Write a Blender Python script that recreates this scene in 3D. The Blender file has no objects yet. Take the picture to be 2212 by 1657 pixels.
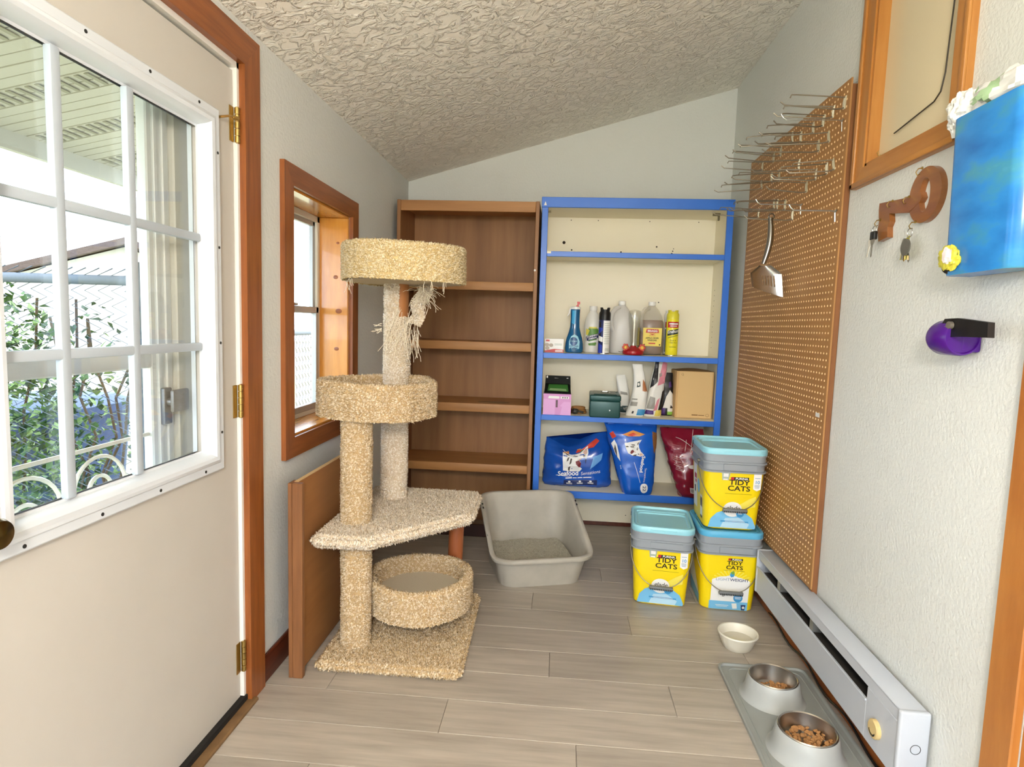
import bpy, bmesh, math, random
import numpy as np
from mathutils import Vector, Matrix, noise

# ------------------------------------------------------------------ camera, sky, exposure
SC = bpy.context.scene
COL = SC.collection
cam_d = bpy.data.cameras.new('camera')
cam_d.sensor_width = 36.0
cam_d.lens = 1310.1 / 2212 * 36.0
cam_d.clip_start = 0.05
cam = bpy.data.objects.new('camera', cam_d)
COL.objects.link(cam)
_r, _u, _f = Vector((.99651, .07739, .03099)), Vector((-.03851, .09347, .99488)), Vector((-.07694, .99239, -.09607))
_r = (_r - _f * _r.dot(_f)).normalized()
_u = _r.cross(_f)
cam.matrix_world = Matrix(((_r.x, _u.x, -_f.x, 0), (_r.y, _u.y, -_f.y, 0), (_r.z, _u.z, -_f.z, 1.3), (0, 0, 0, 1)))
SC.camera = cam

world = bpy.data.worlds.new('world')
SC.world = world
world.use_nodes = True
_bg = world.node_tree.nodes['Background']
_bg.inputs[0].default_value = (0.74, 0.86, 1.0, 1)
_bg.inputs[1].default_value = 3.5

SC.view_settings.view_transform = 'Standard'
SC.view_settings.look = 'None'
SC.view_settings.gamma = 1.0
SC.view_settings.use_curve_mapping = False
SC.view_settings.exposure = 1.2
SC.cycles.max_bounces = 8
SC.cycles.diffuse_bounces = 4
SC.cycles.use_adaptive_sampling = True
SC.cycles.adaptive_threshold = .03
SC.cycles.glossy_bounces = 3
SC.cycles.transparent_max_bounces = 12
SC.cycles.use_light_tree = False

sun_d = bpy.data.lights.new('sun', 'SUN')
sun_d.energy = 1.2
sun_d.angle = 0.02
sun_d.color = (1.0, .95, .86)
sun = bpy.data.objects.new('sun', sun_d)
COL.objects.link(sun)
sun.rotation_euler = Vector((-.35, -.45, -1.0)).to_track_quat('-Z', 'Y').to_euler()

random.seed(7)
RNG = np.random.default_rng(7)
PI = math.pi

# ------------------------------------------------------------------ materials
def lin(h):
    h = h.lstrip('#')
    out = []
    for i in (0, 2, 4):
        c = int(h[i:i + 2], 16) / 255
        out.append(c / 12.92 if c <= .04045 else ((c + .055) / 1.055) ** 2.4)
    return (*out, 1)

MATS = {}
def mat(name, col='#808080', rough=.5, metal=0., bump=None, var=None, spec=None, emit=None, alpha=None, coat=0, coords='Object', rand=0.):
    """bump=(scale, strength, distance[, detail]); var=(second colour, scale, contrast[, stretch xyz])"""
    if name in MATS:
        return MATS[name]
    m = bpy.data.materials.new(name)
    m.use_nodes = True
    nt = m.node_tree
    b = nt.nodes['Principled BSDF']
    b.inputs['Base Color'].default_value = lin(col)
    b.inputs['Roughness'].default_value = rough
    b.inputs['Metallic'].default_value = metal
    if spec is not None:
        b.inputs['Specular IOR Level'].default_value = spec
    if coat:
        b.inputs['Coat Weight'].default_value = coat
    if alpha is not None:
        b.inputs['Alpha'].default_value = alpha
    if emit:
        b.inputs['Emission Color'].default_value = lin(emit[0])
        b.inputs['Emission Strength'].default_value = emit[1]
    L = nt.links.new
    tc = None
    def coord(stretch=None):
        nonlocal tc
        if tc is None:
            tc = nt.nodes.new('ShaderNodeTexCoord')
        out = tc.outputs[coords]
        if stretch:
            mp = nt.nodes.new('ShaderNodeMapping')
            mp.inputs['Scale'].default_value = stretch
            if rand:
                oi = nt.nodes.new('ShaderNodeObjectInfo')
                vm = nt.nodes.new('ShaderNodeVectorMath')
                vm.operation = 'SCALE'
                vm.inputs[0].default_value = (13.1, 7.7, 3.3)
                L(oi.outputs['Random'], vm.inputs['Scale'])
                L(vm.outputs[0], mp.inputs['Location'])
            L(out, mp.inputs['Vector'])
            out = mp.outputs[0]
        return out
    if var:
        n = nt.nodes.new('ShaderNodeTexNoise')
        n.inputs['Scale'].default_value = var[1]
        n.inputs['Detail'].default_value = 6
        n.inputs['Roughness'].default_value = .6
        L(coord(var[3] if len(var) > 3 else (1, 1, 1)), n.inputs['Vector'])
        r = nt.nodes.new('ShaderNodeValToRGB')
        c = var[2]
        r.color_ramp.elements[0].position = .5 - .5 * (1 - c)
        r.color_ramp.elements[1].position = .5 + .5 * (1 - c)
        r.color_ramp.elements[0].color = lin(col)
        r.color_ramp.elements[1].color = lin(var[0])
        L(n.outputs['Fac'], r.inputs['Fac'])
        out = r.outputs['Color']
        if rand:
            oi = nt.nodes.new('ShaderNodeObjectInfo')
            hs = nt.nodes.new('ShaderNodeHueSaturation')
            mr = nt.nodes.new('ShaderNodeMapRange')
            mr.inputs['To Min'].default_value = 1 - rand
            mr.inputs['To Max'].default_value = 1 + rand
            L(oi.outputs['Random'], mr.inputs['Value'])
            L(mr.outputs[0], hs.inputs['Value'])
            L(out, hs.inputs['Color'])
            out = hs.outputs['Color']
        L(out, b.inputs['Base Color'])
    if bump:
        n = nt.nodes.new('ShaderNodeTexNoise')
        n.inputs['Scale'].default_value = bump[0]
        n.inputs['Detail'].default_value = bump[3] if len(bump) > 3 else 3
        L(coord(), n.inputs['Vector'])
        bp = nt.nodes.new('ShaderNodeBump')
        bp.inputs['Strength'].default_value = bump[1]
        bp.inputs['Distance'].default_value = bump[2]
        L(n.outputs['Fac'], bp.inputs['Height'])
        L(bp.outputs[0], b.inputs['Normal'])
    MATS[name] = m
    return m

def glass_mat(name, col=(1, 1, 1), gloss=.07, rough=.02):
    m = bpy.data.materials.new(name)
    m.use_nodes = True
    nt = m.node_tree
    nt.nodes.clear()
    o = nt.nodes.new('ShaderNodeOutputMaterial')
    t = nt.nodes.new('ShaderNodeBsdfTransparent')
    t.inputs[0].default_value = (*col, 1)
    g = nt.nodes.new('ShaderNodeBsdfGlossy')
    g.inputs['Roughness'].default_value = rough
    x = nt.nodes.new('ShaderNodeMixShader')
    x.inputs[0].default_value = gloss
    nt.links.new(t.outputs[0], x.inputs[1])
    nt.links.new(g.outputs[0], x.inputs[2])
    nt.links.new(x.outputs[0], o.inputs[0])
    MATS[name] = m
    return m

def milky_mat(name, col, fac, tint=(1, 1, 1)):
    """translucent plastic: part see-through, part diffuse"""
    m = bpy.data.materials.new(name)
    m.use_nodes = True
    nt = m.node_tree
    nt.nodes.clear()
    o = nt.nodes.new('ShaderNodeOutputMaterial')
    t = nt.nodes.new('ShaderNodeBsdfTransparent')
    t.inputs[0].default_value = (*tint, 1)
    p = nt.nodes.new('ShaderNodeBsdfPrincipled')
    p.inputs['Base Color'].default_value = lin(col)
    p.inputs['Roughness'].default_value = .3
    x = nt.nodes.new('ShaderNodeMixShader')
    x.inputs[0].default_value = fac
    nt.links.new(t.outputs[0], x.inputs[1])
    nt.links.new(p.outputs[0], x.inputs[2])
    nt.links.new(x.outputs[0], o.inputs[0])
    MATS[name] = m
    return m

# ------------------------------------------------------------------ mesh helpers
class MB:
    def __init__(self):
        self.v, self.f, self.mi, self.m = [], [], [], 0
    def add(self, verts, faces, M=None):
        o = len(self.v)
        if M is not None:
            verts = [M @ Vector(p) for p in verts]
        self.v.extend(tuple(p) for p in verts)
        for q in faces:
            self.f.append(tuple(i + o for i in q))
            self.mi.append(self.m)
        return self
    def box(self, x0, x1, y0, y1, z0, z1, M=None):
        v = [(x0, y0, z0), (x1, y0, z0), (x1, y1, z0), (x0, y1, z0), (x0, y0, z1), (x1, y0, z1), (x1, y1, z1), (x0, y1, z1)]
        f = [(0, 3, 2, 1), (4, 5, 6, 7), (0, 1, 5, 4), (1, 2, 6, 5), (2, 3, 7, 6), (3, 0, 4, 7)]
        return self.add(v, f, M)
    def rbox(self, x0, x1, y0, y1, z0, z1, r=.004, seg=2, M=None):
        bm = bmesh.new()
        bmesh.ops.create_cube(bm, size=1)
        for v in bm.verts:
            v.co = Vector((x0 if v.co.x < 0 else x1, y0 if v.co.y < 0 else y1, z0 if v.co.z < 0 else z1))
        bmesh.ops.bevel(bm, geom=bm.edges[:], offset=r, segments=seg, affect='EDGES', profile=.5)
        bm.verts.index_update()
        self.add([v.co.copy() for v in bm.verts], [[v.index for v in q.verts] for q in bm.faces], M)
        bm.free()
        return self
    def cyl(self, p0, p1, r0, r1=None, n=16, caps=True):
        p0, p1 = Vector(p0), Vector(p1)
        r1 = r0 if r1 is None else r1
        d = (p1 - p0).normalized()
        a = d.orthogonal().normalized()
        b = d.cross(a)
        v = []
        for p, r in ((p0, r0), (p1, r1)):
            for i in range(n):
                t = 2 * PI * i / n
                v.append(p + (a * math.cos(t) + b * math.sin(t)) * r)
        f = [(i, (i + 1) % n, n + (i + 1) % n, n + i) for i in range(n)]
        if caps:
            f += [tuple(range(n - 1, -1, -1)), tuple(range(n, 2 * n))]
        return self.add(v, f)
    def tube(self, pts, r, n=8, closed=False, caps=True):
        P = [Vector(p) for p in pts]
        k = len(P)
        rs = r if isinstance(r, (list, tuple)) else [r] * k
        T = []
        for i in range(k):
            a = P[(i - 1) % k] if (closed or i > 0) else P[i]
            b = P[(i + 1) % k] if (closed or i < k - 1) else P[i]
            T.append((b - a).normalized())
        nrm = T[0].orthogonal().normalized()
        v = []
        for i in range(k):
            nrm = (nrm - T[i] * nrm.dot(T[i]))
            nrm = nrm.normalized() if nrm.length > 1e-6 else T[i].orthogonal().normalized()
            b = T[i].cross(nrm)
            for j in range(n):
                t = 2 * PI * j / n
                v.append(P[i] + (nrm * math.cos(t) + b * math.sin(t)) * rs[i])
        f = []
        for i in range(k if closed else k - 1):
            for j in range(n):
                f.append((i * n + j, i * n + (j + 1) % n, ((i + 1) % k) * n + (j + 1) % n, ((i + 1) % k) * n + j))
        if caps and not closed:
            f += [tuple(range(n - 1, -1, -1)), tuple(range((k - 1) * n, k * n))]
        return self.add(v, f)
    def lathe(self, prof, n=32, M=None, sx=1, sy=1, close=False, caps=True):
        v, f = [], []
        for r, z in prof:
            for i in range(n):
                t = 2 * PI * i / n
                v.append((r * math.cos(t) * sx, r * math.sin(t) * sy, z))
        k = len(prof)
        for i in range(k if close else k - 1):
            for j in range(n):
                a, b = i * n, ((i + 1) % k) * n
                f.append((a + j, a + (j + 1) % n, b + (j + 1) % n, b + j))
        if not close and caps:
            if prof[0][0] > 1e-5: f.append(tuple(range(n - 1, -1, -1)))
            if prof[-1][0] > 1e-5: f.append(tuple(range((k - 1) * n, k * n)))
        return self.add(v, f, M)
    def loops(self, rings, M=None, cap0=True, cap1=True):
        """rings: list of equal-length closed vertex loops"""
        n = len(rings[0])
        v = [p for r in rings for p in r]
        f = []
        for i in range(len(rings) - 1):
            for j in range(n):
                f.append((i * n + j, i * n + (j + 1) % n, (i + 1) * n + (j + 1) % n, (i + 1) * n + j))
        if cap0: f.append(tuple(range(n - 1, -1, -1)))
        if cap1: f.append(tuple(range((len(rings) - 1) * n, len(rings) * n)))
        return self.add(v, f, M)
    def prism(self, poly, z0, z1, M=None):
        n = len(poly)
        v = [(x, y, z0) for x, y in poly] + [(x, y, z1) for x, y in poly]
        f = [tuple(range(n - 1, -1, -1)), tuple(range(n, 2 * n))] + [(i, (i + 1) % n, n + (i + 1) % n, n + i) for i in range(n)]
        return self.add(v, f, M)
    def poly(self, pts, fn):
        """flat outline mapped through fn(x, y) -> xyz; cut into a fine fan so it follows curved things"""
        if len(pts) <= 6:
            q = []
            for (x0, y0), (x1, y1) in zip(pts, pts[1:] + pts[:1]):
                q += [(x0 + (x1 - x0) * i / 6, y0 + (y1 - y0) * i / 6) for i in range(6)]
            pts = q
        n, k = 4, len(pts)
        cx, cy = sum(p[0] for p in pts) / k, sum(p[1] for p in pts) / k
        vs = [fn(cx + (x - cx) * r / n, cy + (y - cy) * r / n) for r in range(1, n + 1) for x, y in pts] + [fn(cx, cy)]
        fs = [(j, (j + 1) % k, n * k) for j in range(k)]
        fs += [(r * k + j, (r + 1) * k + j, (r + 1) * k + (j + 1) % k, r * k + (j + 1) % k) for r in range(n - 1) for j in range(k)]
        return self.add(vs, fs)
    def grid(self, fn, nu, nv, cu=False, cv=False):
        v = [fn(i / nu, j / nv) for j in range(nv + (0 if cv else 1)) for i in range(nu + (0 if cu else 1))]
        w, h = nu + (0 if cu else 1), nv + (0 if cv else 1)
        f = [(j * w + i, j * w + (i + 1) % w, ((j + 1) % h) * w + (i + 1) % w, ((j + 1) % h) * w + i) for j in range(nv) for i in range(nu)]
        return self.add(v, f)
    def sphere(self, c, r, n=16, sx=1, sy=1, sz=1):
        m = max(4, n // 2)
        prof = [(max(1e-6, math.sin(PI * i / m)), -math.cos(PI * i / m)) for i in range(m + 1)]
        M = Matrix.Translation(c) @ Matrix.Diagonal((r * sx, r * sy, r * sz, 1))
        return self.lathe(prof, n, M)
    def text(self, s, size, fn, ax='CENTER', bold=0, sub=False):
        vs, fs = text_geo(s, size, ax, bold)
        return self.add([fn(x, y) for x, y in vs], fs)
    def build(self, name, mats, parent=None, smooth=35, loc=None, rotz=None):
        me = bpy.data.meshes.new(name)
        me.from_pydata(self.v, [], self.f)
        mats = mats if isinstance(mats, (list, tuple)) else [mats]
        for m in mats:
            me.materials.append(m)
        if any(self.mi):
            me.polygons.foreach_set('material_index', self.mi)
        if smooth:
            me.polygons.foreach_set('use_smooth', [True] * len(me.polygons))
            me.set_sharp_from_angle(angle=math.radians(smooth))
        me.update()
        o = bpy.data.objects.new(name, me)
        COL.objects.link(o)
        if parent is not None:
            o.parent = parent
        if loc is not None:
            o.location = loc
        if rotz is not None:
            o.rotation_euler = (0, 0, rotz)
        return o

_TXT = {}
def text_geo(s, size, ax='CENTER', bold=0):
    key = (s, size, ax, bold)
    if key in _TXT:
        return _TXT[key]
    c = bpy.data.curves.new('lettering', 'FONT')
    c.body = s
    c.size = size
    c.align_x = ax
    c.align_y = 'CENTER'
    c.offset = bold
    c.resolution_u = 3
    o = bpy.data.objects.new('lettering', c)
    COL.objects.link(o)
    me = bpy.data.meshes.new_from_object(o)
    vs = [(v.co.x, v.co.y) for v in me.vertices]
    fs = [tuple(p.vertices) for p in me.polygons]
    bpy.data.objects.remove(o)
    bpy.data.curves.remove(c)
    bpy.data.meshes.remove(me)
    _TXT[key] = (vs, fs)
    return vs, fs

def thing(name, label, cat, loc=(0, 0, 0), rotz=0, group=None):
    o = bpy.data.objects.new(name, None)
    o.empty_display_size = .05
    COL.objects.link(o)
    o.location = loc
    o.rotation_euler = (0, 0, rotz)
    return tag(o, label, cat, group)
def tag(o, label, cat, group=None, kind=None):
    if label: o['label'] = label
    if cat: o['category'] = cat
    if group: o['group'] = group
    if kind: o['kind'] = kind
    return o
def struct(o, label=None):
    o['kind'] = 'structure'
    if label: o['label'] = label
    return o
def lab(o, label):
    o['label'] = label
    return o
def copy_tree(o, parent=None):
    c = o.copy()
    COL.objects.link(c)
    if parent is not None:
        c.parent = parent
    for ch in list(o.children):
        copy_tree(ch, c)
    return c
def arc(cx, cy, r, a0, a1, n):
    return [(cx + r * math.cos(math.radians(a0 + (a1 - a0) * i / n)), cy + r * math.sin(math.radians(a0 + (a1 - a0) * i / n))) for i in range(n + 1)]
def rrect(w, d, r, n=5):
    """rounded rectangle outline centred on the origin"""
    out = []
    for cx, cy, a in ((w / 2 - r, d / 2 - r, 0), (-w / 2 + r, d / 2 - r, 90), (-w / 2 + r, -d / 2 + r, 180), (w / 2 - r, -d / 2 + r, 270)):
        out += arc(cx, cy, r, a, a + 90, n)
    return out
def ring(poly, z, s=0):
    """poly at height z, pushed out by s"""
    out = []
    for x, y in poly:
        l = math.hypot(x, y) or 1
        out.append((x * (1 + s / l), y * (1 + s / l), z))
    return out

# ------------------------------------------------------------------ shared materials
M_wall = mat('wall_paint', '#d8dbd8', .85, bump=(95, .5, .005, 4))
M_ceil = None
M_white = mat('white_paint', '#e6e4de', .45)
M_vinyl = mat('white_vinyl', '#d6dce3', .35)
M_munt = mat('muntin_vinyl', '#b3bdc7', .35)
M_trim = mat('stained_trim', '#a5612e', .35, var=('#6f3a17', 6, .35, (9, 9, .7)), bump=(30, .05, .002))
M_trimh = mat('stained_trim_horizontal', '#a5612e', .35, var=('#6f3a17', 6, .35, (9, .7, 9)), bump=(30, .05, .002))
M_base = mat('baseboard_stain', '#6b3018', .35, var=('#43190b', 5, .4, (9, .7, 9)))
M_base_light = mat('baseboard_stain_light', '#b5672f', .35, var=('#8d4a1c', 5, .4, (9, .7, 9)))
M_pine = mat('varnished_pine', '#e0a24a', .22, var=('#b8722a', 3.5, .45, (6, 6, .8)), coat=.4)
M_pineh = mat('varnished_pine_horizontal', '#e0a24a', .22, var=('#b8722a', 3.5, .45, (6, .8, 6)), coat=.4)
M_black = mat('black_plastic', '#0c0c0d', .4)
M_dark = mat('dark_gap', '#15110d', .9)
M_brass = mat('brass', '#b49a5e', .3, 1.0)
M_chrome = mat('steel', '#b9b9b6', .28, 1.0)
M_wire = mat('hook_wire', '#8f887a', .35, .8)
M_alum = mat('window_aluminium', '#a9adb0', .4, .5)
M_glass = glass_mat('clear_glass')
M_screw = mat('screw_hole', '#20201f', .6)
# ------------------------------------------------------------------ room shell
XL, XR, YB, YR = -1.015, 1.02, 3.95, -1.4      # left, right, back, rear wall faces
def zc(x): return 2.2 + (x - XL) * .285          # sloping ceiling height

def knock(m, scale):
    """flattened trowel texture: stretched noise cut to plateaus, used as bump"""
    nt = m.node_tree
    L = nt.links.new
    tc = nt.nodes.new('ShaderNodeTexCoord')
    n = nt.nodes.new('ShaderNodeTexNoise')
    n.inputs['Scale'].default_value = scale
    n.inputs['Detail'].default_value = 4
    n.inputs['Roughness'].default_value = .55
    n.inputs['Distortion'].default_value = 1.2
    r = nt.nodes.new('ShaderNodeValToRGB')
    r.color_ramp.elements[0].position = .44
    r.color_ramp.elements[1].position = .6
    bp = nt.nodes.new('ShaderNodeBump')
    bp.inputs['Strength'].default_value = .95
    bp.inputs['Distance'].default_value = .009
    L(tc.outputs['Object'], n.inputs['Vector'])
    L(n.outputs['Fac'], r.inputs['Fac'])
    L(r.outputs['Color'], bp.inputs['Height'])
    L(bp.outputs[0], nt.nodes['Principled BSDF'].inputs['Normal'])
    return m
M_ceil = knock(mat('ceiling_texture', '#faf6ec', .7), 22)

# floor: subfloor with separate vinyl planks
fl = MB().box(XL - .15, XR + .15, YR - .1, YB + .1, -.05, -.006).build('floor', M_dark)
struct(fl, 'grey-beige wood-look vinyl plank floor')
M_plank = mat('vinyl_plank', '#c2b9ac', .38, var=('#8f867b', 2.4, .22, (1.3, 15, 1)), bump=(60, .06, .001), rand=.09)
_pl = {}
row, y = 0, YR
while y < YB - .001:
    y1 = min(y + .1775, YB)
    off = (row * .437) % 1.22
    x = XL - off
    while x < XR:
        xa, xb = max(x, XL), min(x + 1.22, XR)
        if xb - xa > .01:
            key = (round(xb - xa, 3), round(y1 - y, 3))
            if key not in _pl:
                o = MB().rbox(.0006, xb - xa - .0006, .0006, y1 - y - .0006, -.006, 0, .0012, 1).build('floor_plank', M_plank, fl)
                _pl[key] = o.data
            else:
                o = bpy.data.objects.new('floor_plank', _pl[key])
                COL.objects.link(o)
                o.parent = fl
            o.location = (xa, y, 0)
        x += 1.22
    y = y1
    row += 1

# ceiling
c = MB()
c.add([(XL - .1, YR - .1, zc(XL - .1)), (XR + .1, YR - .1, zc(XR + .1)), (XR + .1, YB + .1, zc(XR + .1)), (XL - .1, YB + .1, zc(XL - .1)),
       (XL - .1, YR - .1, zc(XL - .1) + .08), (XR + .1, YR - .1, zc(XR + .1) + .08), (XR + .1, YB + .1, zc(XR + .1) + .08), (XL - .1, YB + .1, zc(XL - .1) + .08)],
      [(0, 1, 2, 3), (7, 6, 5, 4), (0, 4, 5, 1), (1, 5, 6, 2), (2, 6, 7, 3), (3, 7, 4, 0)])
struct(c.build('ceiling', M_ceil), 'sloping white ceiling with trowelled texture')

WT = .15
DY0, DY1, DZ = .885, 1.868, 2.07            # door opening
WY0, WY1, WZ0, WZ1 = 2.212, 2.858, .836, 1.796   # window opening
w = MB()
for y0, y1, z0, z1 in ((YR - .1, DY0, -.05, 2.24), (DY0, DY1, DZ, 2.24), (DY1, WY0, -.05, 2.24), (WY0, WY1, -.05, WZ0), (WY0, WY1, WZ1, 2.24), (WY1, YB + .1, -.05, 2.24)):
    w.box(XL - WT, XL, y0, y1, z0, z1)
struct(w.build('wall_left', M_wall), 'off-white orange-peel wall with door and window')
w = MB()
zz = lambda x: zc(x) + .04
w.add([(XL - WT, YB, -.05), (XR + .1, YB, -.05), (XR + .1, YB, zz(XR + .1)), (XL - WT, YB, zz(XL - WT)), (XL - WT, YB + .1, -.05), (XR + .1, YB + .1, -.05), (XR + .1, YB + .1, zz(XR + .1)), (XL - WT, YB + .1, zz(XL - WT))],
      [(0, 1, 2, 3), (7, 6, 5, 4), (0, 4, 5, 1), (1, 5, 6, 2), (2, 6, 7, 3), (3, 7, 4, 0)])
struct(w.build('wall_back', M_wall), 'off-white wall behind the two bookcases')
RD0, RD1, RDZ = .42, 1.31, 2.06
w = MB()
HY0, HY1, HZ0, HZ1 = 1.755, 2.215, 1.868, 2.56     # recessed hatch
for y0, y1, z0, z1 in ((RD1, HY0, -.05, 2.85), (HY0, HY1, -.05, HZ0), (HY0, HY1, HZ1, 2.85), (HY1, YB + .1, -.05, 2.85), (RD0, RD1, RDZ, 2.85), (YR - .1, RD0, -.05, 2.85)):
    w.box(XR, XR + .12, y0, y1, z0, z1)
struct(w.build('wall_right', M_wall), 'off-white orange-peel wall behind the pegboard')
# rear wall, behind the camera, with a glazed opening added for fill light
RWX0, RWX1, RWZ0, RWZ1 = -.9, .92, .12, 2.12
w = MB()
for x0, x1, z0, z1 in ((XL - WT, RWX0, -.05, 2.9), (RWX1, XR + .12, -.05, 2.9), (RWX0, RWX1, -.05, RWZ0), (RWX0, RWX1, RWZ1, 2.9)):
    w.box(x0, x1, YR - .12, YR, z0, z1)
struct(w.build('wall_rear', M_wall), 'off-white wall behind the camera with an opening added for fill light')
w3 = bpy.data.objects.new('fill_window', None); COL.objects.link(w3); struct(w3, 'wide glazed opening added behind the camera for fill light')
fr = MB()
for x0, x1, z0, z1 in ((RWX0, RWX0 + .05, RWZ0, RWZ1), (RWX1 - .05, RWX1, RWZ0, RWZ1), (RWX0, RWX1, RWZ0, RWZ0 + .05), (RWX0, RWX1, RWZ1 - .05, RWZ1), (-.03, .03, RWZ0, RWZ1)):
    fr.box(x0, x1, YR - .09, YR - .04, z0, z1)
fr.build('window_frame', M_vinyl, w3)
for x0, x1 in ((RWX0 + .05, -.03), (.03, RWX1 - .05)):
    MB().box(x0, x1, YR - .068, YR - .062, RWZ0 + .05, RWZ1 - .05).build('pane', M_glass, w3)

# baseboards
def baseb(m, x0, x1, y0, y1, h, name, mt):
    b = MB()
    b.rbox(x0, x1, y0, y1, 0, h, .004, 1)
    return struct(b.build(name, mt))
baseb(None, XL, XL + .014, 1.967, YB, .1, 'baseboard_left', M_base)
baseb(None, XR - .012, XR, 1.4, YB, .105, 'baseboard_right', M_base_light)
baseb(None, XL, XR, YB - .014, YB, .03, 'baseboard_back', M_base)

# ------------------------------------------------------------------ entry door with glazed upper half
XD = XL - .012                               # inner face of the slab
d1 = bpy.data.objects.new('door_1', None); COL.objects.link(d1)
d1.location = (XD, 1.852, 0)
struct(d1, 'white entry door with nine-pane glazed upper half')
D_H, D_L = -.0, -.955                        # hinge edge and latch edge, local y
GY1, GY0, GZ0, GZ1 = -.1, -.868, .835, 1.895  # outer edge of glazing frame (local y)
s = MB()
t0, t1 = -.044, 0
gi = .055
for y0, y1, z0, z1 in ((D_L, GY0 + gi, .018, 2.045), (GY1 - gi, D_H, .018, 2.045), (GY0 + gi, GY1 - gi, .018, GZ0 + gi), (GY0 + gi, GY1 - gi, GZ1 - gi, 2.045)):
    s.box(t0, t1, y0, y1, z0, z1)
M_door = mat('door_paint', '#c9c5be', .5, var=('#c1bdb5', 3, .3), bump=(8, .05, .004))
s.build('slab', M_door, d1, smooth=None)
def frame_rect(mb, y0, y1, z0, z1, prof):
    """mitred frame in the yz plane; prof = list of (inset, x)"""
    rings = []
    for ins, x in prof:
        rings.append([(x, y0 + ins, z0 + ins), (x, y1 - ins, z0 + ins), (x, y1 - ins, z1 - ins), (x, y0 + ins, z1 - ins)])
    n = 4
    v = [p for r in rings for p in r]
    f = []
    for i in range(len(rings) - 1):
        for j in range(n):
            f.append((i * n + j, i * n + (j + 1) % n, (i + 1) * n + (j + 1) % n, (i + 1) * n + j))
    return mb.add(v, f)
g = MB()
frame_rect(g, GY0, GY1, GZ0, GZ1, [(0, 0), (0, .012), (.004, .016), (.024, .016), (.028, .02), (.036, .022), (.046, .02), (.052, .012), (.056, .002), (.06, -.016), (.066, -.018)])
frame_rect(g, GY0, GY1, GZ0, GZ1, [(.066, -.03), (.055, -.05), (.03, -.056), (0, -.05), (0, -.044)])
gf = g.build('glazing_frame', M_vinyl, d1, smooth=25)
iy0, iy1, iz0, iz1 = GY0 + .064, GY1 - .064, GZ0 + .064, GZ1 - .064
MB().box(-.03, -.027, iy0, iy1, iz0, iz1).build('pane', M_glass, gf)
my = [1.2 - 1.852, 1.414 - 1.852]
mz = [iz0 + (iz1 - iz0) / 3, iz0 + (iz1 - iz0) * 2 / 3]
for yy in my:
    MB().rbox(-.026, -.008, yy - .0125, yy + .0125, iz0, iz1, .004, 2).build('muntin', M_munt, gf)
for z in mz:
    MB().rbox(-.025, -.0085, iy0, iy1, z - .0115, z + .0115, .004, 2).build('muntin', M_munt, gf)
sc_pts = [(GY1 - .013, z) for z in (1.77, 1.5, 1.22, .95)] + [(y, GZ0 + .013) for y in (-.2, -.4, -.6, -.8)] + [(y, GZ1 - .013) for y in (-.2, -.4, -.6, -.8)]
for y, z in sc_pts:
    MB().cyl((.0155, y, z), (.0172, y, z), .0042, n=10).build('screw', M_screw, gf)
# hinges: two leaves and a knuckle
for z in (1.885, 1.03, .17):
    h = MB()
    h.box(.0005, .003, -.022, .0, z - .052, z + .052)
    for k in range(5):
        h.cyl((.0095, .0085, z - .052 + k * .0212), (.0095, .0085, z - .052 + k * .0212 + .0195), .0085, n=12)
    h.cyl((.0095, .0085, z - .055), (.0095, .0085, z + .055), .005, n=10)
    h.build('hinge', M_brass, d1)
# knob
k = MB()
Mk = Matrix.Translation((0, -.892, .905)) @ Matrix.Rotation(PI / 2, 4, 'Y')
k.lathe([(.032, 0), (.032, .004), (.026, .008), (.012, .012), (.012, .03), (.018, .036), (.027, .044), (.029, .054), (.025, .063), (.012, .067), (.0001, .068)], 28, Mk)
k.build('knob', mat('aged_brass', '#6f5a33', .25, 1), d1)
# curtain rod bracket left at the top corner of the glazing
k = MB()
k.tube([(.001, -.088, 1.878), (.012, -.088, 1.88), (.03, -.07, 1.888), (.04, -.052, 1.886)], .0035, 6)
k.rbox(0, .003, -.094, -.082, 1.845, 1.9, .001, 1)
k.cyl((.034, -.06, 1.887), (.044, -.046, 1.887), .006, n=10)
k.build('rod_bracket', M_brass, d1)
# stop jamb
j = MB()
j.box(XL - WT, XL, DY0, DY0 + .012, 0, DZ)
j.box(XL - WT, XL, DY1 - .012, DY1, 0, DZ)
j.box(XL - WT, XL, DY0, DY1, DZ - .016, DZ)
struct(j.build('trim_1', M_white, smooth=None), 'white door jamb')
# casing of stained wood
c1 = bpy.data.objects.new('trim_2', None); COL.objects.link(c1); struct(c1, 'stained wood casing round the entry door')
CW = .094
c = MB(); c.prism([(0, 0), (CW, 0), (CW, 2.07 + CW), (0, 2.07)], 0, .02, Matrix(((0, 0, 1, XL), (1, 0, 0, 1.868), (0, 1, 0, 0), (0, 0, 0, 1))))
c.build('casing_board', M_trim, c1)
c = MB(); c.prism([(0, 0), (DY1 - DY0, 0), (DY1 - DY0 + CW, CW), (-CW, CW)], 0, .02, Matrix(((0, 0, 1, XL), (1, 0, 0, DY0), (0, 1, 0, 2.07), (0, 0, 0, 1))))
c.build('casing_board', M_trimh, c1)
c = MB(); c.prism([(-CW, 0), (0, 0), (0, 2.07), (-CW, 2.07 + CW)], 0, .02, Matrix(((0, 0, 1, XL), (1, 0, 0, DY0), (0, 1, 0, 0), (0, 0, 0, 1))))
c.build('casing_board', M_trim, c1)
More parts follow.
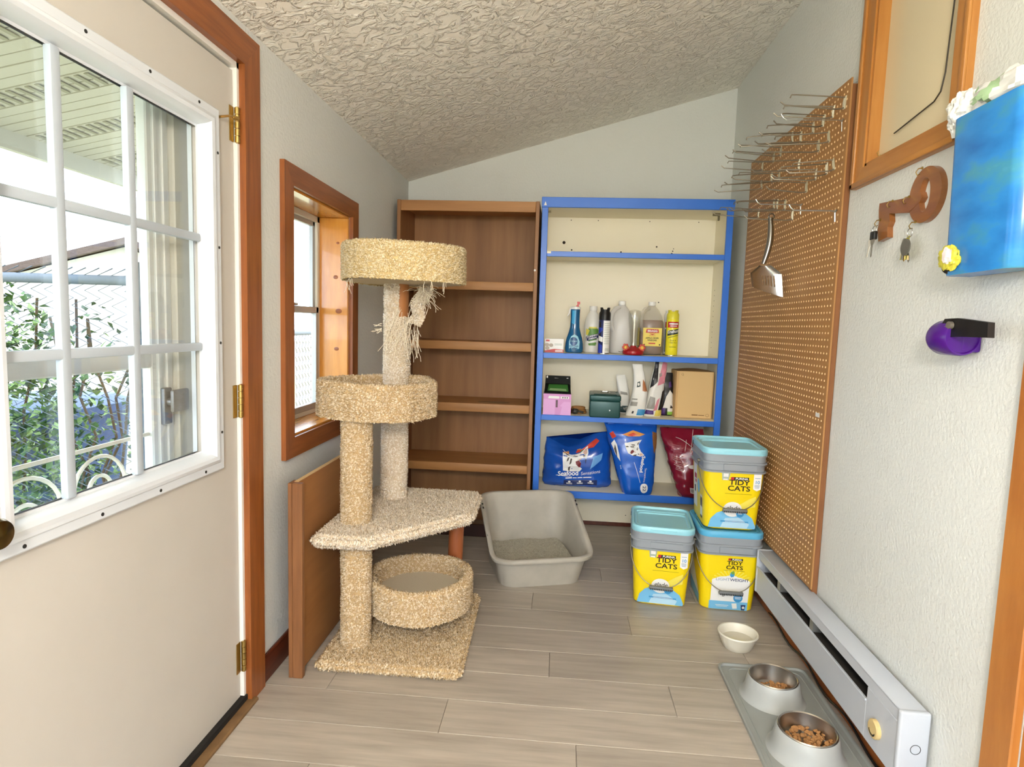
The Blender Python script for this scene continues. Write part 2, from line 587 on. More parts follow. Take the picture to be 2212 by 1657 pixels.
# threshold
t = MB(); t.rbox(XL - .13, XL + .035, DY0, DY1 + .02, -.003, .012, .004, 1)
struct(t.build('trim_3', mat('worn_threshold', '#8a6a45', .6, var=('#5b4227', 12, .3))), 'worn wooden door threshold')
t = MB(); t.box(XL - .05, XL + .006, DY0, DY1, .012, .03)  # dark strip put in for the shade of the gap below the slab
struct(t.build('trim_4', M_dark), 'dark strip standing in for the shaded gap under the entry door')

# ------------------------------------------------------------------ storm door outside the entry door
M_storm = mat('storm_frame', '#c9ccc8', .45, .2)
sd = thing('storm_door', 'white aluminium storm door with scrollwork seen through the glazing', 'door', (-1.15, 1.83, 0))
b = MB(); b.rbox(-.015, .015, -.225, -.13, .02, 2.03, .004, 1); b.rbox(-.012, .022, -.205, -.19, .02, 2.03, .002, 1); b.rbox(-.012, .02, -.165, -.15, .02, 2.03, .002, 1); b.build('stile', M_storm, sd)
b = MB(); b.rbox(-.015, .015, -.945, -.86, .02, 2.03, .004, 1); b.build('stile', M_storm, sd)
b = MB(); b.rbox(-.03, .03, -.13, -.02, .02, 2.05, .004, 1); b.build('door_jamb', mat('storm_jamb', '#b9b8ac', .6), sd)
b = MB(); b.rbox(-.014, .014, -.86, -.22, 1.15, 1.195, .004, 1); b.build('middle_rail', M_storm, sd)
b = MB(); b.rbox(-.014, .014, -.86, -.22, .02, .25, .004, 1); b.build('kick_panel', M_storm, sd)
b = MB(); b.rbox(-.014, .014, -.86, -.22, 1.96, 2.03, .004, 1); b.build('top_rail', M_storm, sd)
M_iron = mat('scroll_metal', '#d5d2c2', .45, .2)
b = MB(); b.rbox(-.004, .004, -.86, -.22, .957, .967, .002, 1)
b.build('scroll_bar', M_iron, sd)
def spiral(cx, cz, r0, r1, a0, a1, n=40):
    return [(0, cx + (r0 + (r1 - r0) * i / n) * math.cos(math.radians(a0 + (a1 - a0) * i / n)), cz + (r0 + (r1 - r0) * i / n) * math.sin(math.radians(a0 + (a1 - a0) * i / n))) for i in range(n + 1)]
for pts in (spiral(-.62, .83, .03, .115, 0, 520), spiral(-.42, .85, .025, .1, 180, -360), spiral(-.31, .76, .03, .09, 90, 560), spiral(-.52, .62, .02, .1, 0, 480), spiral(-.77, .7, .02, .1, 200, -300)):
    MB().tube(pts, .005, 6).build('scroll', M_iron, sd)
b = MB(); b.rbox(.015, .034, -.2, -.165, .985, 1.09, .004, 2); b.cyl((.034, -.182, 1.05), (.055, -.182, 1.05), .011); b.rbox(.045, .058, -.195, -.12, 1.02, 1.085, .006, 2)
b.build('latch', mat('grey_latch', '#77797a', .4, .6), sd)

# ------------------------------------------------------------------ window in the left wall
w1 = bpy.data.objects.new('window_1', None); COL.objects.link(w1); struct(w1, 'single-hung window with deep varnished pine reveal and stained casing')
def ybx(x0, x1, y0, y1, z0, z1, name, mt, r=.003):
    return MB().rbox(x0, x1, y0, y1, z0, z1, r, 1).build(name, mt, w1)
ybx(XL - .15, XL, WY1 - .02, WY1, WZ0 + .02, WZ1 - .02, 'reveal_board', M_pine)
ybx(XL - .15, XL, WY0, WY0 + .02, WZ0 + .02, WZ1 - .02, 'reveal_board', M_pine)
ybx(XL - .15, XL, WY0, WY1, WZ1 - .02, WZ1, 'reveal_board', M_pineh)
ybx(XL - .15, XL + .004, WY0, WY1, WZ0, WZ0 + .02, 'sill_board', M_pineh)
# knots in the pine
M_knot = mat('pine_knot', '#8a4a1c', .3)
for x, z, r in ((XL - .05, 1.66, .008), (XL - .06, 1.5, .012), (XL - .045, 1.34, .016), (XL - .055, 1.16, .012), (XL - .05, 1.0, .01)):
    k = MB()
    k.lathe([(r, 0), (r * .6, .0006), (.0001, .0006)], 14, Matrix.Translation((x, WY1 - .0201, z)) @ Matrix.Rotation(PI / 2, 4, 'X'), sx=1, sy=.75)
    k.build('knot', M_knot, w1)
TWD = .076
def cas(poly, mt):
    MB().prism(poly, 0, .018, Matrix(((0, 0, 1, XL), (1, 0, 0, 0), (0, 1, 0, 0), (0, 0, 0, 1)))).build('casing_board', mt, w1)
a0, a1, b0, b1 = WY0 + .002, WY1 - .002, WZ0 + .012, WZ1 - .012
cas([(a0 - TWD, b0 - TWD), (a0, b0), (a0, b1), (a0 - TWD, b1 + TWD)], M_trim)
cas([(a1, b0), (a1 + TWD, b0 - TWD), (a1 + TWD, b1 + TWD), (a1, b1)], M_trim)
cas([(a0 - TWD, b1 + TWD), (a0, b1), (a1, b1), (a1 + TWD, b1 + TWD)], M_trimh)
cas([(a0 - TWD, b0 - TWD), (a1 + TWD, b0 - TWD), (a1, b0), (a0, b0)], M_trimh)
xs = XL - .15
fy0, fy1, fz0, fz1 = WY0 + .02, WY1 - .02, WZ0 + .02, WZ1 - .02
mid = 1.325
f = MB()
for y0, y1, z0, z1 in ((fy0, fy0 + .028, fz0, fz1), (fy1 - .028, fy1, fz0, fz1), (fy0, fy1, fz0, fz0 + .03), (fy0, fy1, fz1 - .028, fz1)):
    f.rbox(xs - .02, xs + .012, y0, y1, z0, z1, .002, 1)
f.build('window_frame', mat('window_vinyl', '#d9d6cb', .5), w1)
for z0, z1, xo in ((mid, fz1 - .02, -.012), (fz0 + .022, mid + .03, .004)):
    q = MB()
    for y0, y1, a, b in ((fy0 + .022, fy0 + .05, z0, z1), (fy1 - .05, fy1 - .022, z0, z1), (fy0 + .022, fy1 - .022, z0, z0 + .028), (fy0 + .022, fy1 - .022, z1 - .028, z1)):
        q.rbox(xs + xo - .008, xs + xo + .012, y0, y1, a, b, .002, 1)
    sash = q.build('sash', M_alum, w1)
    MB().box(xs + xo, xs + xo + .003, fy0 + .05, fy1 - .05, z0 + .028, z1 - .028).build('pane', M_glass, sash)
MB().rbox(xs + .016, xs + .03, 2.5, 2.56, mid + .03, mid + .042, .003, 2).build('sash_lock', M_alum, w1)

# ------------------------------------------------------------------ casing and door at the right edge
c2 = bpy.data.objects.new('trim_5', None); COL.objects.link(c2); struct(c2, 'knotty pine casing at the right edge')
M_knotty = mat('knotty_casing', '#c98a45', .35, var=('#8e4d1c', 2.2, .35, (5, 5, 1)), coat=.2)
MB().rbox(XR - .02, XR, RD1, RD1 + .088, 0, 2.06, .003, 1).build('casing_board', M_knotty, c2)
MB().rbox(XR - .02, XR, RD0 - .088, RD1 + .088, 2.06, 2.15, .003, 1).build('casing_board', M_knotty, c2)
MB().rbox(XR - .02, XR, RD0 - .088, RD0, 0, 2.06, .003, 1).build('casing_board', M_knotty, c2)
d2 = struct(MB().rbox(XR + .03, XR + .07, RD0, RD1, .01, RDZ, .002, 1).build('door_2', M_knotty), 'brown wooden door at the right edge')
MB().rbox(XR, XR + .03, RD1 - .02, RD1, 0, RDZ, .002, 1).build('door_stop', M_knotty, d2)

# ------------------------------------------------------------------ fill lamp added unseen behind the camera to even the brightness
lp = thing('fill_lamp', 'round frosted glass fill lamp added unseen behind the camera', 'lamp', (.0, -.7, zc(.0)))
MB().lathe([(.06, 0), (.06, -.02), (.02, -.035), (.0001, -.036)], 32).build('canopy', M_white, lp)
MB().cyl((0, 0, -.03), (0, 0, -.56), .006, n=10).build('rod', M_brass, lp)
MB().sphere((0, 0, -.68), .16, 32).build('fill_lamp_globe', mat('fill_lamp_glass', '#fff4e2', .4, emit=('#fff4e6', 64.0)), lp)

# ------------------------------------------------------------------ outside
M_soil = mat('lawn', '#878760', .95, var=('#b3ad8a', 6, .3), bump=(40, .5, .02))
gnd = MB().grid(lambda u, v: (-40 + u * 80, -40 + v * 80, -.25), 10, 10)
tag(gnd.build('lawn', M_soil), 'sunlit yellow-green lawn outside the door', 'lawn', kind='stuff')
# eave soffit
so = thing('eave_soffit', 'cream vented vinyl soffit of the roof overhang outside', 'roof', (-1.176, 0, 2.195))
M_sof = mat('soffit_vinyl', '#c2bcae', .6)
M_sofd = mat('soffit_vent', '#9b9683', .7)
SL = .2
y = -1.3
k = 0
while y < 3.05:
    wv = .118
    y1 = min(y + wv, 3.08)
    p = MB()
    for a, b_ in ((y + .004, (y + y1) / 2 - .002), ((y + y1) / 2 + .003, y1 - .004)):
        p.add([(0, a, 0), (0, b_, 0), (-1.0, b_, -SL), (-1.0, a, -SL), (0, a, .02), (0, b_, .02), (-1.0, b_, -SL + .02), (-1.0, a, -SL + .02)],
              [(0, 3, 2, 1), (4, 5, 6, 7), (0, 1, 5, 4), (1, 2, 6, 5), (2, 3, 7, 6), (3, 0, 4, 7)])
    p.add([(0, y, .006), (0, y1, .006), (-1.0, y1, -SL + .006), (-1.0, y, -SL + .006)], [(0, 3, 2, 1)])
    if k % 3 == 1:
        p.m = 1
        for q in range(26):
            x = -.06 - q * .036
            p.box(x - .009, x + .009, y + .012, y1 - .012, x * SL - .004, x * SL - .001)
    p.build('soffit_panel', [M_sof, M_sofd], so, smooth=None)
    y = y1
    k += 1
MB().box(-1.03, -1.0, -1.3, 3.1, -SL - .07, -SL + .06).build('fascia', mat('fascia_paint', '#bdb9ac', .6), so)
MB().add([(0, -1.3, .05), (0, 3.1, .05), (-1.03, 3.1, -SL + .07), (-1.03, -1.3, -SL + .07)], [(0, 1, 2, 3)]).build('roof_deck', M_dark, so)

# chain-link fence: two runs meeting at a corner post
M_galv = mat('galvanised', '#66707a', .6)
M_mesh = mat('galvanised_wire', '#565f69', .6)
def fence(label, p0, p1, zt, zb=-.25, pitch=.056):
    p0, p1 = Vector((*p0, 0)), Vector((*p1, 0))
    d = p1 - p0
    Ln = d.length
    d.normalize()
    t = thing('chain_link_fence', label, 'fence', (p0.x, p0.y, zb))
    q = lambda s, z: (d.x * s, d.y * s, z - zb)
    H = zt - zb
    MB().cyl(q(0, zt), q(Ln, zt), .021, n=12).build('top_rail', M_galv, t)
    s = 0
    while s <= Ln + .01:
        b = MB().cyl(q(s, zb), q(s, zt + .04), .026, n=12)
        b.sphere(q(s, zt + .05), .03, 12)
        b.build('post', M_galv, t)
        s += Ln / max(1, round(Ln / 2.0))
    m = MB()
    nrm = Vector((-d.y, d.x, 0)) * .006
    nk = int(Ln / pitch)
    nz = int(H / (pitch * .55))
    for i in range(nk):
        pts = []
        for j in range(nz + 1):
            s = (i + (j % 2) * 1.0) * pitch
            z = zb + .02 + j * (H + .03) / nz
            x = Vector(q(s, z)) + nrm * (1 if j % 2 else -1)
            pts.append(x)
        m.tube(pts, .0031, 4, caps=False)
    o = m.build('wire_mesh', M_mesh, t)
    o['kind'] = 'stuff'
    return t
fence('galvanised chain-link fence seen through the entry door glazing', (-1.78, 2.45), (-4.6, 2.2), 1.435)
fence('galvanised chain-link fence run seen through the small window', (-1.78, 2.52), (-1.95, 7.0), 1.2)

# leafy vines along the fence: separate leaves joined per plant
def vine(name, label, c, size, n, cols, seed, leaf=.045):
    rg = np.random.default_rng(seed)
    t = thing(name, label, 'vine', c)
    m = MB()
    for i in range(n):
        while True:
            p = rg.uniform(-1, 1, 3)
            if (p ** 2).sum() < 1 and (p ** 2).sum() > .15: break
        p = p * np.array(size) + np.array((0, 0, size[2]))
        L = leaf * rg.uniform(.6, 1.3)
        M = Matrix.Translation(p) @ Matrix.Rotation(rg.uniform(0, 6.28), 4, 'Z') @ Matrix.Rotation(rg.uniform(-1.2, 1.2), 4, 'X') @ Matrix.Rotation(rg.uniform(-.6, .6), 4, 'Y')
        m.m = int(rg.integers(0, len(cols)))
        m.add([(0, 0, 0), (L * .35, L * .4, L * .08), (0, L * 1.1, -L * .1), (-L * .35, L * .4, L * .08), (0, L * .45, 0)], [(0, 1, 4), (1, 2, 4), (2, 3, 4), (3, 0, 4)], M)
    o = m.build('leaves', cols, t, smooth=None)
    o['kind'] = 'stuff'
    s = MB()
    for i in range(7):
        a = rg.uniform(-.7, .7) * size[0]
        pts = [(a, rg.uniform(-.3, .3) * size[1], 0)]
        for k in range(6):
            pts.append((pts[-1][0] + rg.uniform(-.09, .09), pts[-1][1] * .8, (k + 1) * size[2] * 2 / 6.5))
        s.tube(pts, .006, 5)
    s.build('stems', mat('vine_stem', '#5b4b35', .8), t)
M_lf = [mat('leaf_dark', '#2c4a26', .6), mat('leaf_mid', '#456a33', .6), mat('leaf_pale', '#87a362', .6)]
vine('climbing_vine', 'dense climbing vine covering the fence left of the muntin', (-2.75, 2.62, -.25), (.66, .16, .87), 5200, M_lf, 1)
vine('climbing_vine', 'sparse vine creeping over the fence rail near the middle pane', (-2.1, 2.58, .2), (.2, .12, .58), 260, M_lf, 2, .04)
vine('low_shrub', 'low yellow-green shrub at the foot of the fence', (-2.0, 2.02, -.25), (.45, .24, .16), 800, [mat('shrub_a', '#8d9a45', .7), mat('shrub_b', '#bcbb6a', .7), M_lf[1]], 3, .05)
vine('low_shrub', 'long grass tuft below the vine outside', (-2.95, 1.95, -.25), (.42, .24, .22), 800, [mat('shrub_c', '#a3ad62', .7), MATS['shrub_b'], M_lf[1]], 4, .06)
# neighbour's garage
gb = thing('garage', "neighbour's white garage with a brown gable roof behind the fence", 'building', (-5.4, 7.2, -.25), math.radians(40))
b = MB(); b.box(-1.7, 1.7, 0, 3, 0, 1.72)
b.add([(-1.7, 0, 1.72), (1.7, 0, 1.72), (0, 0, 2.36), (-1.7, 3, 1.72), (1.7, 3, 1.72), (0, 3, 2.36)], [(0, 1, 2), (5, 4, 3)])
b.build('wall', mat('garage_siding', '#d5d3cc', .7, bump=(20, .2, .01)), gb)
for s in (-1, 1):
    b = MB()
    b.add([(0, -.25, 2.38), (0, 3.2, 2.38), (s * 1.95, 3.2, 1.64), (s * 1.95, -.25, 1.64), (0, -.25, 2.46), (0, 3.2, 2.46), (s * 1.95, 3.2, 1.72), (s * 1.95, -.25, 1.72)],
          [(0, 3, 2, 1), (4, 5, 6, 7), (0, 1, 5, 4), (1, 2, 6, 5), (2, 3, 7, 6), (3, 0, 4, 7)])
    b.build('roof', mat('roof_shingle', '#54463f', .8, bump=(30, .4, .02)), gb)
b = MB(); b.box(-.7, .7, -.03, .0, 0, 1.5); b.build('door', mat('garage_door', '#bdbbb6', .6), gb)
bn = thing('waste_bin', 'blue wheeled bin standing behind the vine', 'bin', (-3.0, 3.35, -.25))
b = MB(); b.loops([ring(rrect(.46, .5, .05), 0), ring(rrect(.58, .62, .06), .95)]); b.build('body', mat('bin_blue', '#27406b', .5), bn)
b = MB(); b.loops([ring(rrect(.62, .66, .06), .95), ring(rrect(.62, .66, .06), 1.0), ring(rrect(.5, .5, .06), 1.05)]); b.build('lid', MATS['bin_blue'], bn)
# ------------------------------------------------------------------ carpet: core mesh plus cut-pile tufts in one mesh
def carpet_mat(name, a, b, c_):
    m = mat(name, a, .95, var=(b, 38, .3))
    nt = m.node_tree
    m.node_tree.nodes['Principled BSDF'].inputs['Specular IOR Level'].default_value = .1
    at = nt.nodes.new('ShaderNodeAttribute')
    at.attribute_name = 'tuft'
    mx = nt.nodes.new('ShaderNodeMix')
    mx.data_type = 'RGBA'
    src = nt.nodes['Principled BSDF'].inputs['Base Color'].links[0].from_socket
    nt.links.new(at.outputs['Fac'], mx.inputs['Factor'])
    nt.links.new(src, mx.inputs['A'])
    mx.inputs['B'].default_value = lin(c_)
    nt.links.new(mx.outputs['Result'], nt.nodes['Principled BSDF'].inputs['Base Color'])
    return m
M_carpet = carpet_mat('tan_carpet', '#cbb086', '#b4976d', '#f6e9d2')
M_carpet_w = carpet_mat('worn_pale_carpet', '#dfcfb8', '#ccb798', '#fff9f0')
M_carpet_top = carpet_mat('cream_carpet', '#dcc798', '#c4a872', '#fbf1d8')

def carpet(mb, name, mt, parent, density=42000, h=(.006, .0115), r=.0043, flat=None, loc=None):
    V = np.array(mb.v, dtype=np.float64)
    T = []
    for q in mb.f:
        for i in range(1, len(q) - 1):
            T.append((q[0], q[i], q[i + 1]))
    T = np.array(T)
    A, B, C_ = V[T[:, 0]], V[T[:, 1]], V[T[:, 2]]
    N = np.cross(B - A, C_ - A)
    ar = np.linalg.norm(N, axis=1) / 2
    N = N / (2 * ar[:, None] + 1e-12)
    n = int(ar.sum() * density)
    idx = RNG.choice(len(T), n, p=ar / ar.sum())
    u, v = RNG.random(n), RNG.random(n)
    sw = u + v > 1
    u[sw], v[sw] = 1 - u[sw], 1 - v[sw]
    P = A[idx] + (B - A)[idx] * u[:, None] + (C_ - A)[idx] * v[:, None]
    Nn = N[idx]
    R = RNG.normal(size=(n, 3))
    t1 = np.cross(Nn, R)
    t1 /= np.linalg.norm(t1, axis=1)[:, None] + 1e-9
    t2 = np.cross(Nn, t1)
    hh = RNG.uniform(h[0], h[1], n)[:, None]
    rr = r * RNG.uniform(.7, 1.3, n)[:, None]
    lean = RNG.normal(size=(n, 2)) * .35
    tip = P + Nn * hh + (t1 * lean[:, :1] + t2 * lean[:, 1:]) * hh
    P0 = P - Nn * .002
    ring_ = [P0 + (t1 * math.cos(a) + t2 * math.sin(a)) * rr for a in (0, 2.094, 4.189)]
    mid_ = [P0 + Nn * hh * .6 + (t1 * math.cos(a) + t2 * math.sin(a)) * rr * .85 for a in (.5, 2.6, 4.7)]
    o0 = len(V)
    allv = np.concatenate([V] + ring_ + mid_ + [tip])
    i = np.arange(n)
    a, b, c = o0 + i, o0 + n + i, o0 + 2 * n + i
    d, e, f_ = o0 + 3 * n + i, o0 + 4 * n + i, o0 + 5 * n + i
    g = o0 + 6 * n + i
    tris = np.concatenate([np.stack(x, 1) for x in ((a, b, d), (b, e, d), (b, c, e), (c, f_, e), (c, a, f_), (a, d, f_), (d, e, g), (e, f_, g), (f_, d, g))])
    tris = np.concatenate([T, tris])
    me = bpy.data.meshes.new(name)
    me.vertices.add(len(allv))
    me.vertices.foreach_set('co', allv.astype(np.float32).ravel())
    me.loops.add(len(tris) * 3)
    me.loops.foreach_set('vertex_index', tris.astype(np.int32).ravel())
    me.polygons.add(len(tris))
    me.polygons.foreach_set('loop_start', np.arange(0, len(tris) * 3, 3, dtype=np.int32))
    me.update(calc_edges=True)
    me.polygons.foreach_set('use_smooth', [True] * len(tris))
    at = me.attributes.new('tuft', 'FLOAT', 'POINT')
    tv = np.zeros(len(allv), dtype=np.float32)
    rnd = RNG.random(n).astype(np.float32) ** 2 * .9
    for k in range(3):
        tv[o0 + k * n:o0 + (k + 1) * n] = rnd * .15
        tv[o0 + (3 + k) * n:o0 + (4 + k) * n] = rnd * .75
    tv[o0 + 6 * n:] = np.clip(rnd + .12, 0, 1)
    at.data.foreach_set('value', tv)
    me.materials.append(mt)
    o = bpy.data.objects.new(name, me)
    COL.objects.link(o)
    o.parent = parent
    if loc: o.location = loc
    return o

# ------------------------------------------------------------------ cat tree
ct = thing('cat_tree', 'tall tan carpeted cat tree with shredded post and round beds', 'cat tree', (-.6, 2.4, 0))
CX, CY = -.6, 2.4
def rel(x, y): return (x - CX, y - CY)
def slab_mesh(poly, z0, z1, r):
    b = MB()
    bm = bmesh.new()
    vs = [bm.verts.new((x - CX, y - CY, z0)) for x, y in poly]
    fc = bm.faces.new(vs)
    ex = bmesh.ops.extrude_face_region(bm, geom=[fc])
    for e in ex['geom']:
        if isinstance(e, bmesh.types.BMVert): e.co.z = z1
    bmesh.ops.recalc_face_normals(bm, faces=bm.faces[:])
    bmesh.ops.bevel(bm, geom=bm.edges[:], offset=r, segments=2, affect='EDGES')
    bm.verts.index_update()
    b.add([v.co.copy() for v in bm.verts], [[v.index for v in q.verts] for q in bm.faces])
    bm.free()
    return b
carpet(slab_mesh([(-.862, 2.072), (-.318, 2.072), (-.335, 2.74), (-.862, 2.74)], .002, .034, .012), 'base', M_carpet, ct, 50000)
carpet(slab_mesh([(-.885, 2.085), (-.665, 2.085), (-.335, 2.44), (-.345, 2.79), (-.86, 2.8), (-.885, 2.6)], .468, .508, .014), 'platform', M_carpet_w, ct, 50000)
def post(x, y, z0, z1, r, name, mt, den=45000, parent=ct, h=(.005, .009)):
    b = MB()
    def fn(u, v):
        a = 2 * PI * u
        z = z0 + (z1 - z0) * v
        rr = r + .0035 * noise.noise((math.cos(a) * 2 + x * 9, math.sin(a) * 2, z * 14))
        return (x - CX + rr * math.cos(a), y - CY + rr * math.sin(a), z)
    b.grid(fn, 28, max(4, int((z1 - z0) / .03)), cu=True)
    return carpet(b, name, mt, parent, den, h)
lab(post(-.757, 2.225, .03, .47, .054, 'lower_post', M_carpet), 'scuffed front lower post')
post(-.774, 2.27, .505, .93, .056, 'middle_post', M_carpet)
bp2 = post(-.722, 2.625, .505, .95, .054, 'middle_post', M_carpet_w)
upp = lab(post(-.715, 2.62, .95, 1.32, .054, 'upper_post', M_carpet_w), 'upper post with torn carpet')
# top of the upper post: half bare cardboard/wood core, half torn carpet
b = MB().cyl(rel(-.713, 2.62) + (1.2,), rel(-.713, 2.62) + (1.47,), .047, n=28)
b.build('post_core', mat('bare_post_wood', '#c08450', .6, var=('#a8683a', 4, .3, (8, 8, 1))), ct)
b = MB()
def torn(u, v):
    a = math.radians(165 + 125 * u)
    ztop = 1.465
    z = 1.3 + (ztop - 1.3) * v
    rr = .053 + .003 * noise.noise((u * 6, v * 9, 1))
    return (-.713 - CX + rr * math.cos(a), 2.62 - CY + rr * math.sin(a), z)
b.grid(torn, 12, 8)
carpet(b, 'torn_carpet', M_carpet_w, ct, 40000)
b = MB()
def flap(u, v):
    # strip of carpet backing peeled off to the right and fraying
    px = -.655 + .055 * u + .045 * v + .01 * math.sin(v * 9)
    py = 2.565 + .01 * math.sin(u * 5 + v * 4)
    pz = 1.30 + .145 * v - .02 * u * (1 - v)
    return (px - CX, py - CY, pz)
b.grid(flap, 6, 10)
carpet(b, 'loose_flap', M_carpet_w, ct, 50000, h=(.006, .014))
th = MB()
def strand(p, d, L, n=6, sag=.3, jit=.25):
    pts = [Vector(p)]
    d = Vector(d).normalized()
    for i in range(n):
        d = (d + Vector((random.uniform(-jit, jit), random.uniform(-jit, jit), random.uniform(-jit, jit) - sag / n))).normalized()
        pts.append(pts[-1] + d * L / n)
    th.tube(pts, .0009, 3, caps=False)
for i in range(70):
    strand((-.59 + random.uniform(-.025, .03) - CX, 2.55 - CY + random.uniform(-.02, .02), 1.425 + random.uniform(-.03, .03)), (random.uniform(-.3, 1), random.uniform(-.7, .2), random.uniform(-.6, .5)), random.uniform(.04, .1), sag=.9)
for i in range(55):
    strand((-.69 + random.uniform(-.05, .09) - CX, 2.55 - CY + random.uniform(-.015, .02), 1.3 + random.uniform(-.07, .06)), (random.uniform(-.25, .25), -.25, -1), random.uniform(.05, .16), sag=.3)
for i in range(16):
    strand((-.775 - CX, 2.59 - CY, 1.27 + random.uniform(-.02, .02)), (-1, random.uniform(-.5, .2), random.uniform(-.4, .4)), random.uniform(.02, .05))
for i in range(12):
    a = random.choice((-2.9, -2.4, -.9, -.6)) + random.uniform(-.1, .1)
    strand((-.655 - CX + .235 * math.cos(a), 2.5 - CY + .235 * math.sin(a), 1.465), (random.uniform(-.3, .3), -.2, -1), random.uniform(.03, .07))
for i in range(18):
    strand((-.67 - CX + random.uniform(-.01, .015), 2.58 - CY, .9 + random.uniform(-.03, .03)), (1, -.6, random.uniform(-.6, .4)), random.uniform(.02, .05), sag=.8)
o = th.build('frayed_threads', mat('carpet_thread', '#e8dcc4', .9), ct, smooth=None)
o['kind'] = 'stuff'
def bed(cx, cy, z0, z1, r, name, mt, n=36, wall=.026, sides=0, floor_col=None, tilt=0):
    t = bpy.data.objects.new(name, None)
    COL.objects.link(t)
    t.parent = ct
    t.location = (cx - CX, cy - CY, z0)
    H = z1 - z0
    def rad(a):
        if not sides: return r
        s = 2 * PI / sides
        k = (a % s) - s / 2
        return r * (.45 + .55 * math.cos(s / 2) / math.cos(k)) * 1.015
    prof = [(0, 0), (0, H * .5), (0, H - .006), (-.006, H), (-wall + .006, H), (-wall, H - .006), (-wall, H * .5), (-wall, .02)]
    b = MB()
    def fn(u, v):
        a = 2 * PI * u
        i = v * (len(prof) - 1)
        j = min(int(i), len(prof) - 2)
        tt = i - j
        dr = prof[j][0] * (1 - tt) + prof[j + 1][0] * tt
        z = prof[j][1] * (1 - tt) + prof[j + 1][1] * tt
        rr = rad(a) + dr + .003 * noise.noise((math.cos(a) * 3, math.sin(a) * 3, z * 12 + cx * 7))
        return (rr * math.cos(a), rr * math.sin(a), z + .004 * math.sin(a * 2 + cx * 9))
    b.grid(fn, 64, len(prof) - 1, cu=True)
    carpet(b, 'rim', mt, t, 45000)
    b = MB()
    fz = H * .42 if name == 'lower_bed' else .018
    b.lathe([(.0001, .0), (r * .95, 0), (r * .9, fz - .006), (r * .88, fz), (.0001, fz)], 40)
    b.build('bed_floor', floor_col or mat('bed_backing', '#b9a98c', .9), t)
    return t
bed(-.545, 2.405, .135, .262, .212, 'lower_bed', M_carpet, floor_col=mat('bed_fabric', '#cfc4ae', .95, bump=(120, .4, .004)))
bed(-.742, 2.425, .92, 1.057, .238, 'middle_bed', M_carpet, sides=8)
bed(-.655, 2.5, 1.46, 1.6, .246, 'top_bed', M_carpet_top, sides=0)
b = MB().cyl(rel(-.45, 2.68) + (.03,), rel(-.44, 2.68) + (.47,), .034, n=24)
b.build('bare_post', mat('orange_wood_post', '#b0663a', .5, var=('#8c4a26', 4, .3, (8, 8, 1))), ct)

# ------------------------------------------------------------------ wooden panel leaning by the left wall
M_ply = mat('brown_panel', '#a87545', .55, var=('#8f5e34', 3, .3, (6, .8, 6)))
M_edge = mat('panel_edge_wood', '#94643c', .5, var=('#6b4224', 4, .35, (14, 14, .8)))
pn = thing('wood_panel', 'brown wooden panel with a boxed edge standing by the left wall', 'panel', (-.91, 2.02, 0))
MB().rbox(-.016, .004, .022, .66, .004, .722, .002, 1).build('board', M_ply, pn)
MB().rbox(-.027, -.0125, 0, .05, 0, .722, .002, 1).build('edge_strip', M_edge, pn)
MB().rbox(-.012, .025, 0, .022, 0, .722, .002, 1).build('edge_strip', M_edge, pn)
MB().rbox(-.0125, .004, .022, .66, .7225, .7245, .0008, 1).build('top_edge', mat('raw_edge', '#cfae7e', .7), pn)

# ------------------------------------------------------------------ brown bookcase
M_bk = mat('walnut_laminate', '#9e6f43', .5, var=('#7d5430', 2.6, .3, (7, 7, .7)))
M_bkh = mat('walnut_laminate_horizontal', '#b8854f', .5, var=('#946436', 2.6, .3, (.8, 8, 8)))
M_bkb = mat('walnut_back', '#a57648', .55, var=('#7c532f', 1.8, .35, (7, 7, .6)))
bk = thing('bookcase', 'tall empty brown wood-grain bookcase in the left corner', 'bookcase', (-.566, 3.57, 0))
hw = .418
MB().rbox(-hw, -hw + .022, 0, .36, 0, 2.012, .002, 1).build('side_panel', M_bk, bk)
MB().rbox(hw - .022, hw, 0, .36, 0, 2.012, .002, 1).build('side_panel', M_bk, bk)
MB().box(-hw + .022, hw - .022, .345, .352, .0, 1.99).build('back_panel', M_bkb, bk, smooth=None)
MB().rbox(-hw + .022, hw - .022, .02, .345, 1.985, 2.008, .002, 1).build('top_panel', M_bkh, bk)
MB().rbox(-hw + .022, hw - .022, .002, .02, 1.95, 2.01, .002, 1).build('top_rail', M_bkh, bk)
for z in (1.548, 1.195, .825, .458):
    s = MB().rbox(-hw + .022, hw - .022, .028, .344, z - .022, z, .002, 1).build('shelf', M_bkh, bk)
    MB().rbox(-hw + .022, hw - .022, .008, .028, z - .05, z, .003, 2).build('front_edge', M_bkh, s)
MB().rbox(-hw + .022, hw - .022, .02, .038, 0, .075, .002, 1).build('bottom_rail', mat('dark_rail', '#3a1a10', .5), bk)
# dusty smear left on the third shelf
b = MB()
rg = random.Random(3)
b.poly([(.12 * math.cos(a) * rg.uniform(.6, 1.1), .045 * math.sin(a) * rg.uniform(.6, 1.1)) for a in [i * .35 for i in range(18)]], lambda x, y: (.18 + x, .1 + y, .8256))
b.build('dust_smear', mat('shelf_dust', '#8c7357', .9), bk, smooth=None)
MB().cyl((.402, -.0005, 1.62), (.402, .001, 1.62), .006, n=10).build('chip', M_white, bk)

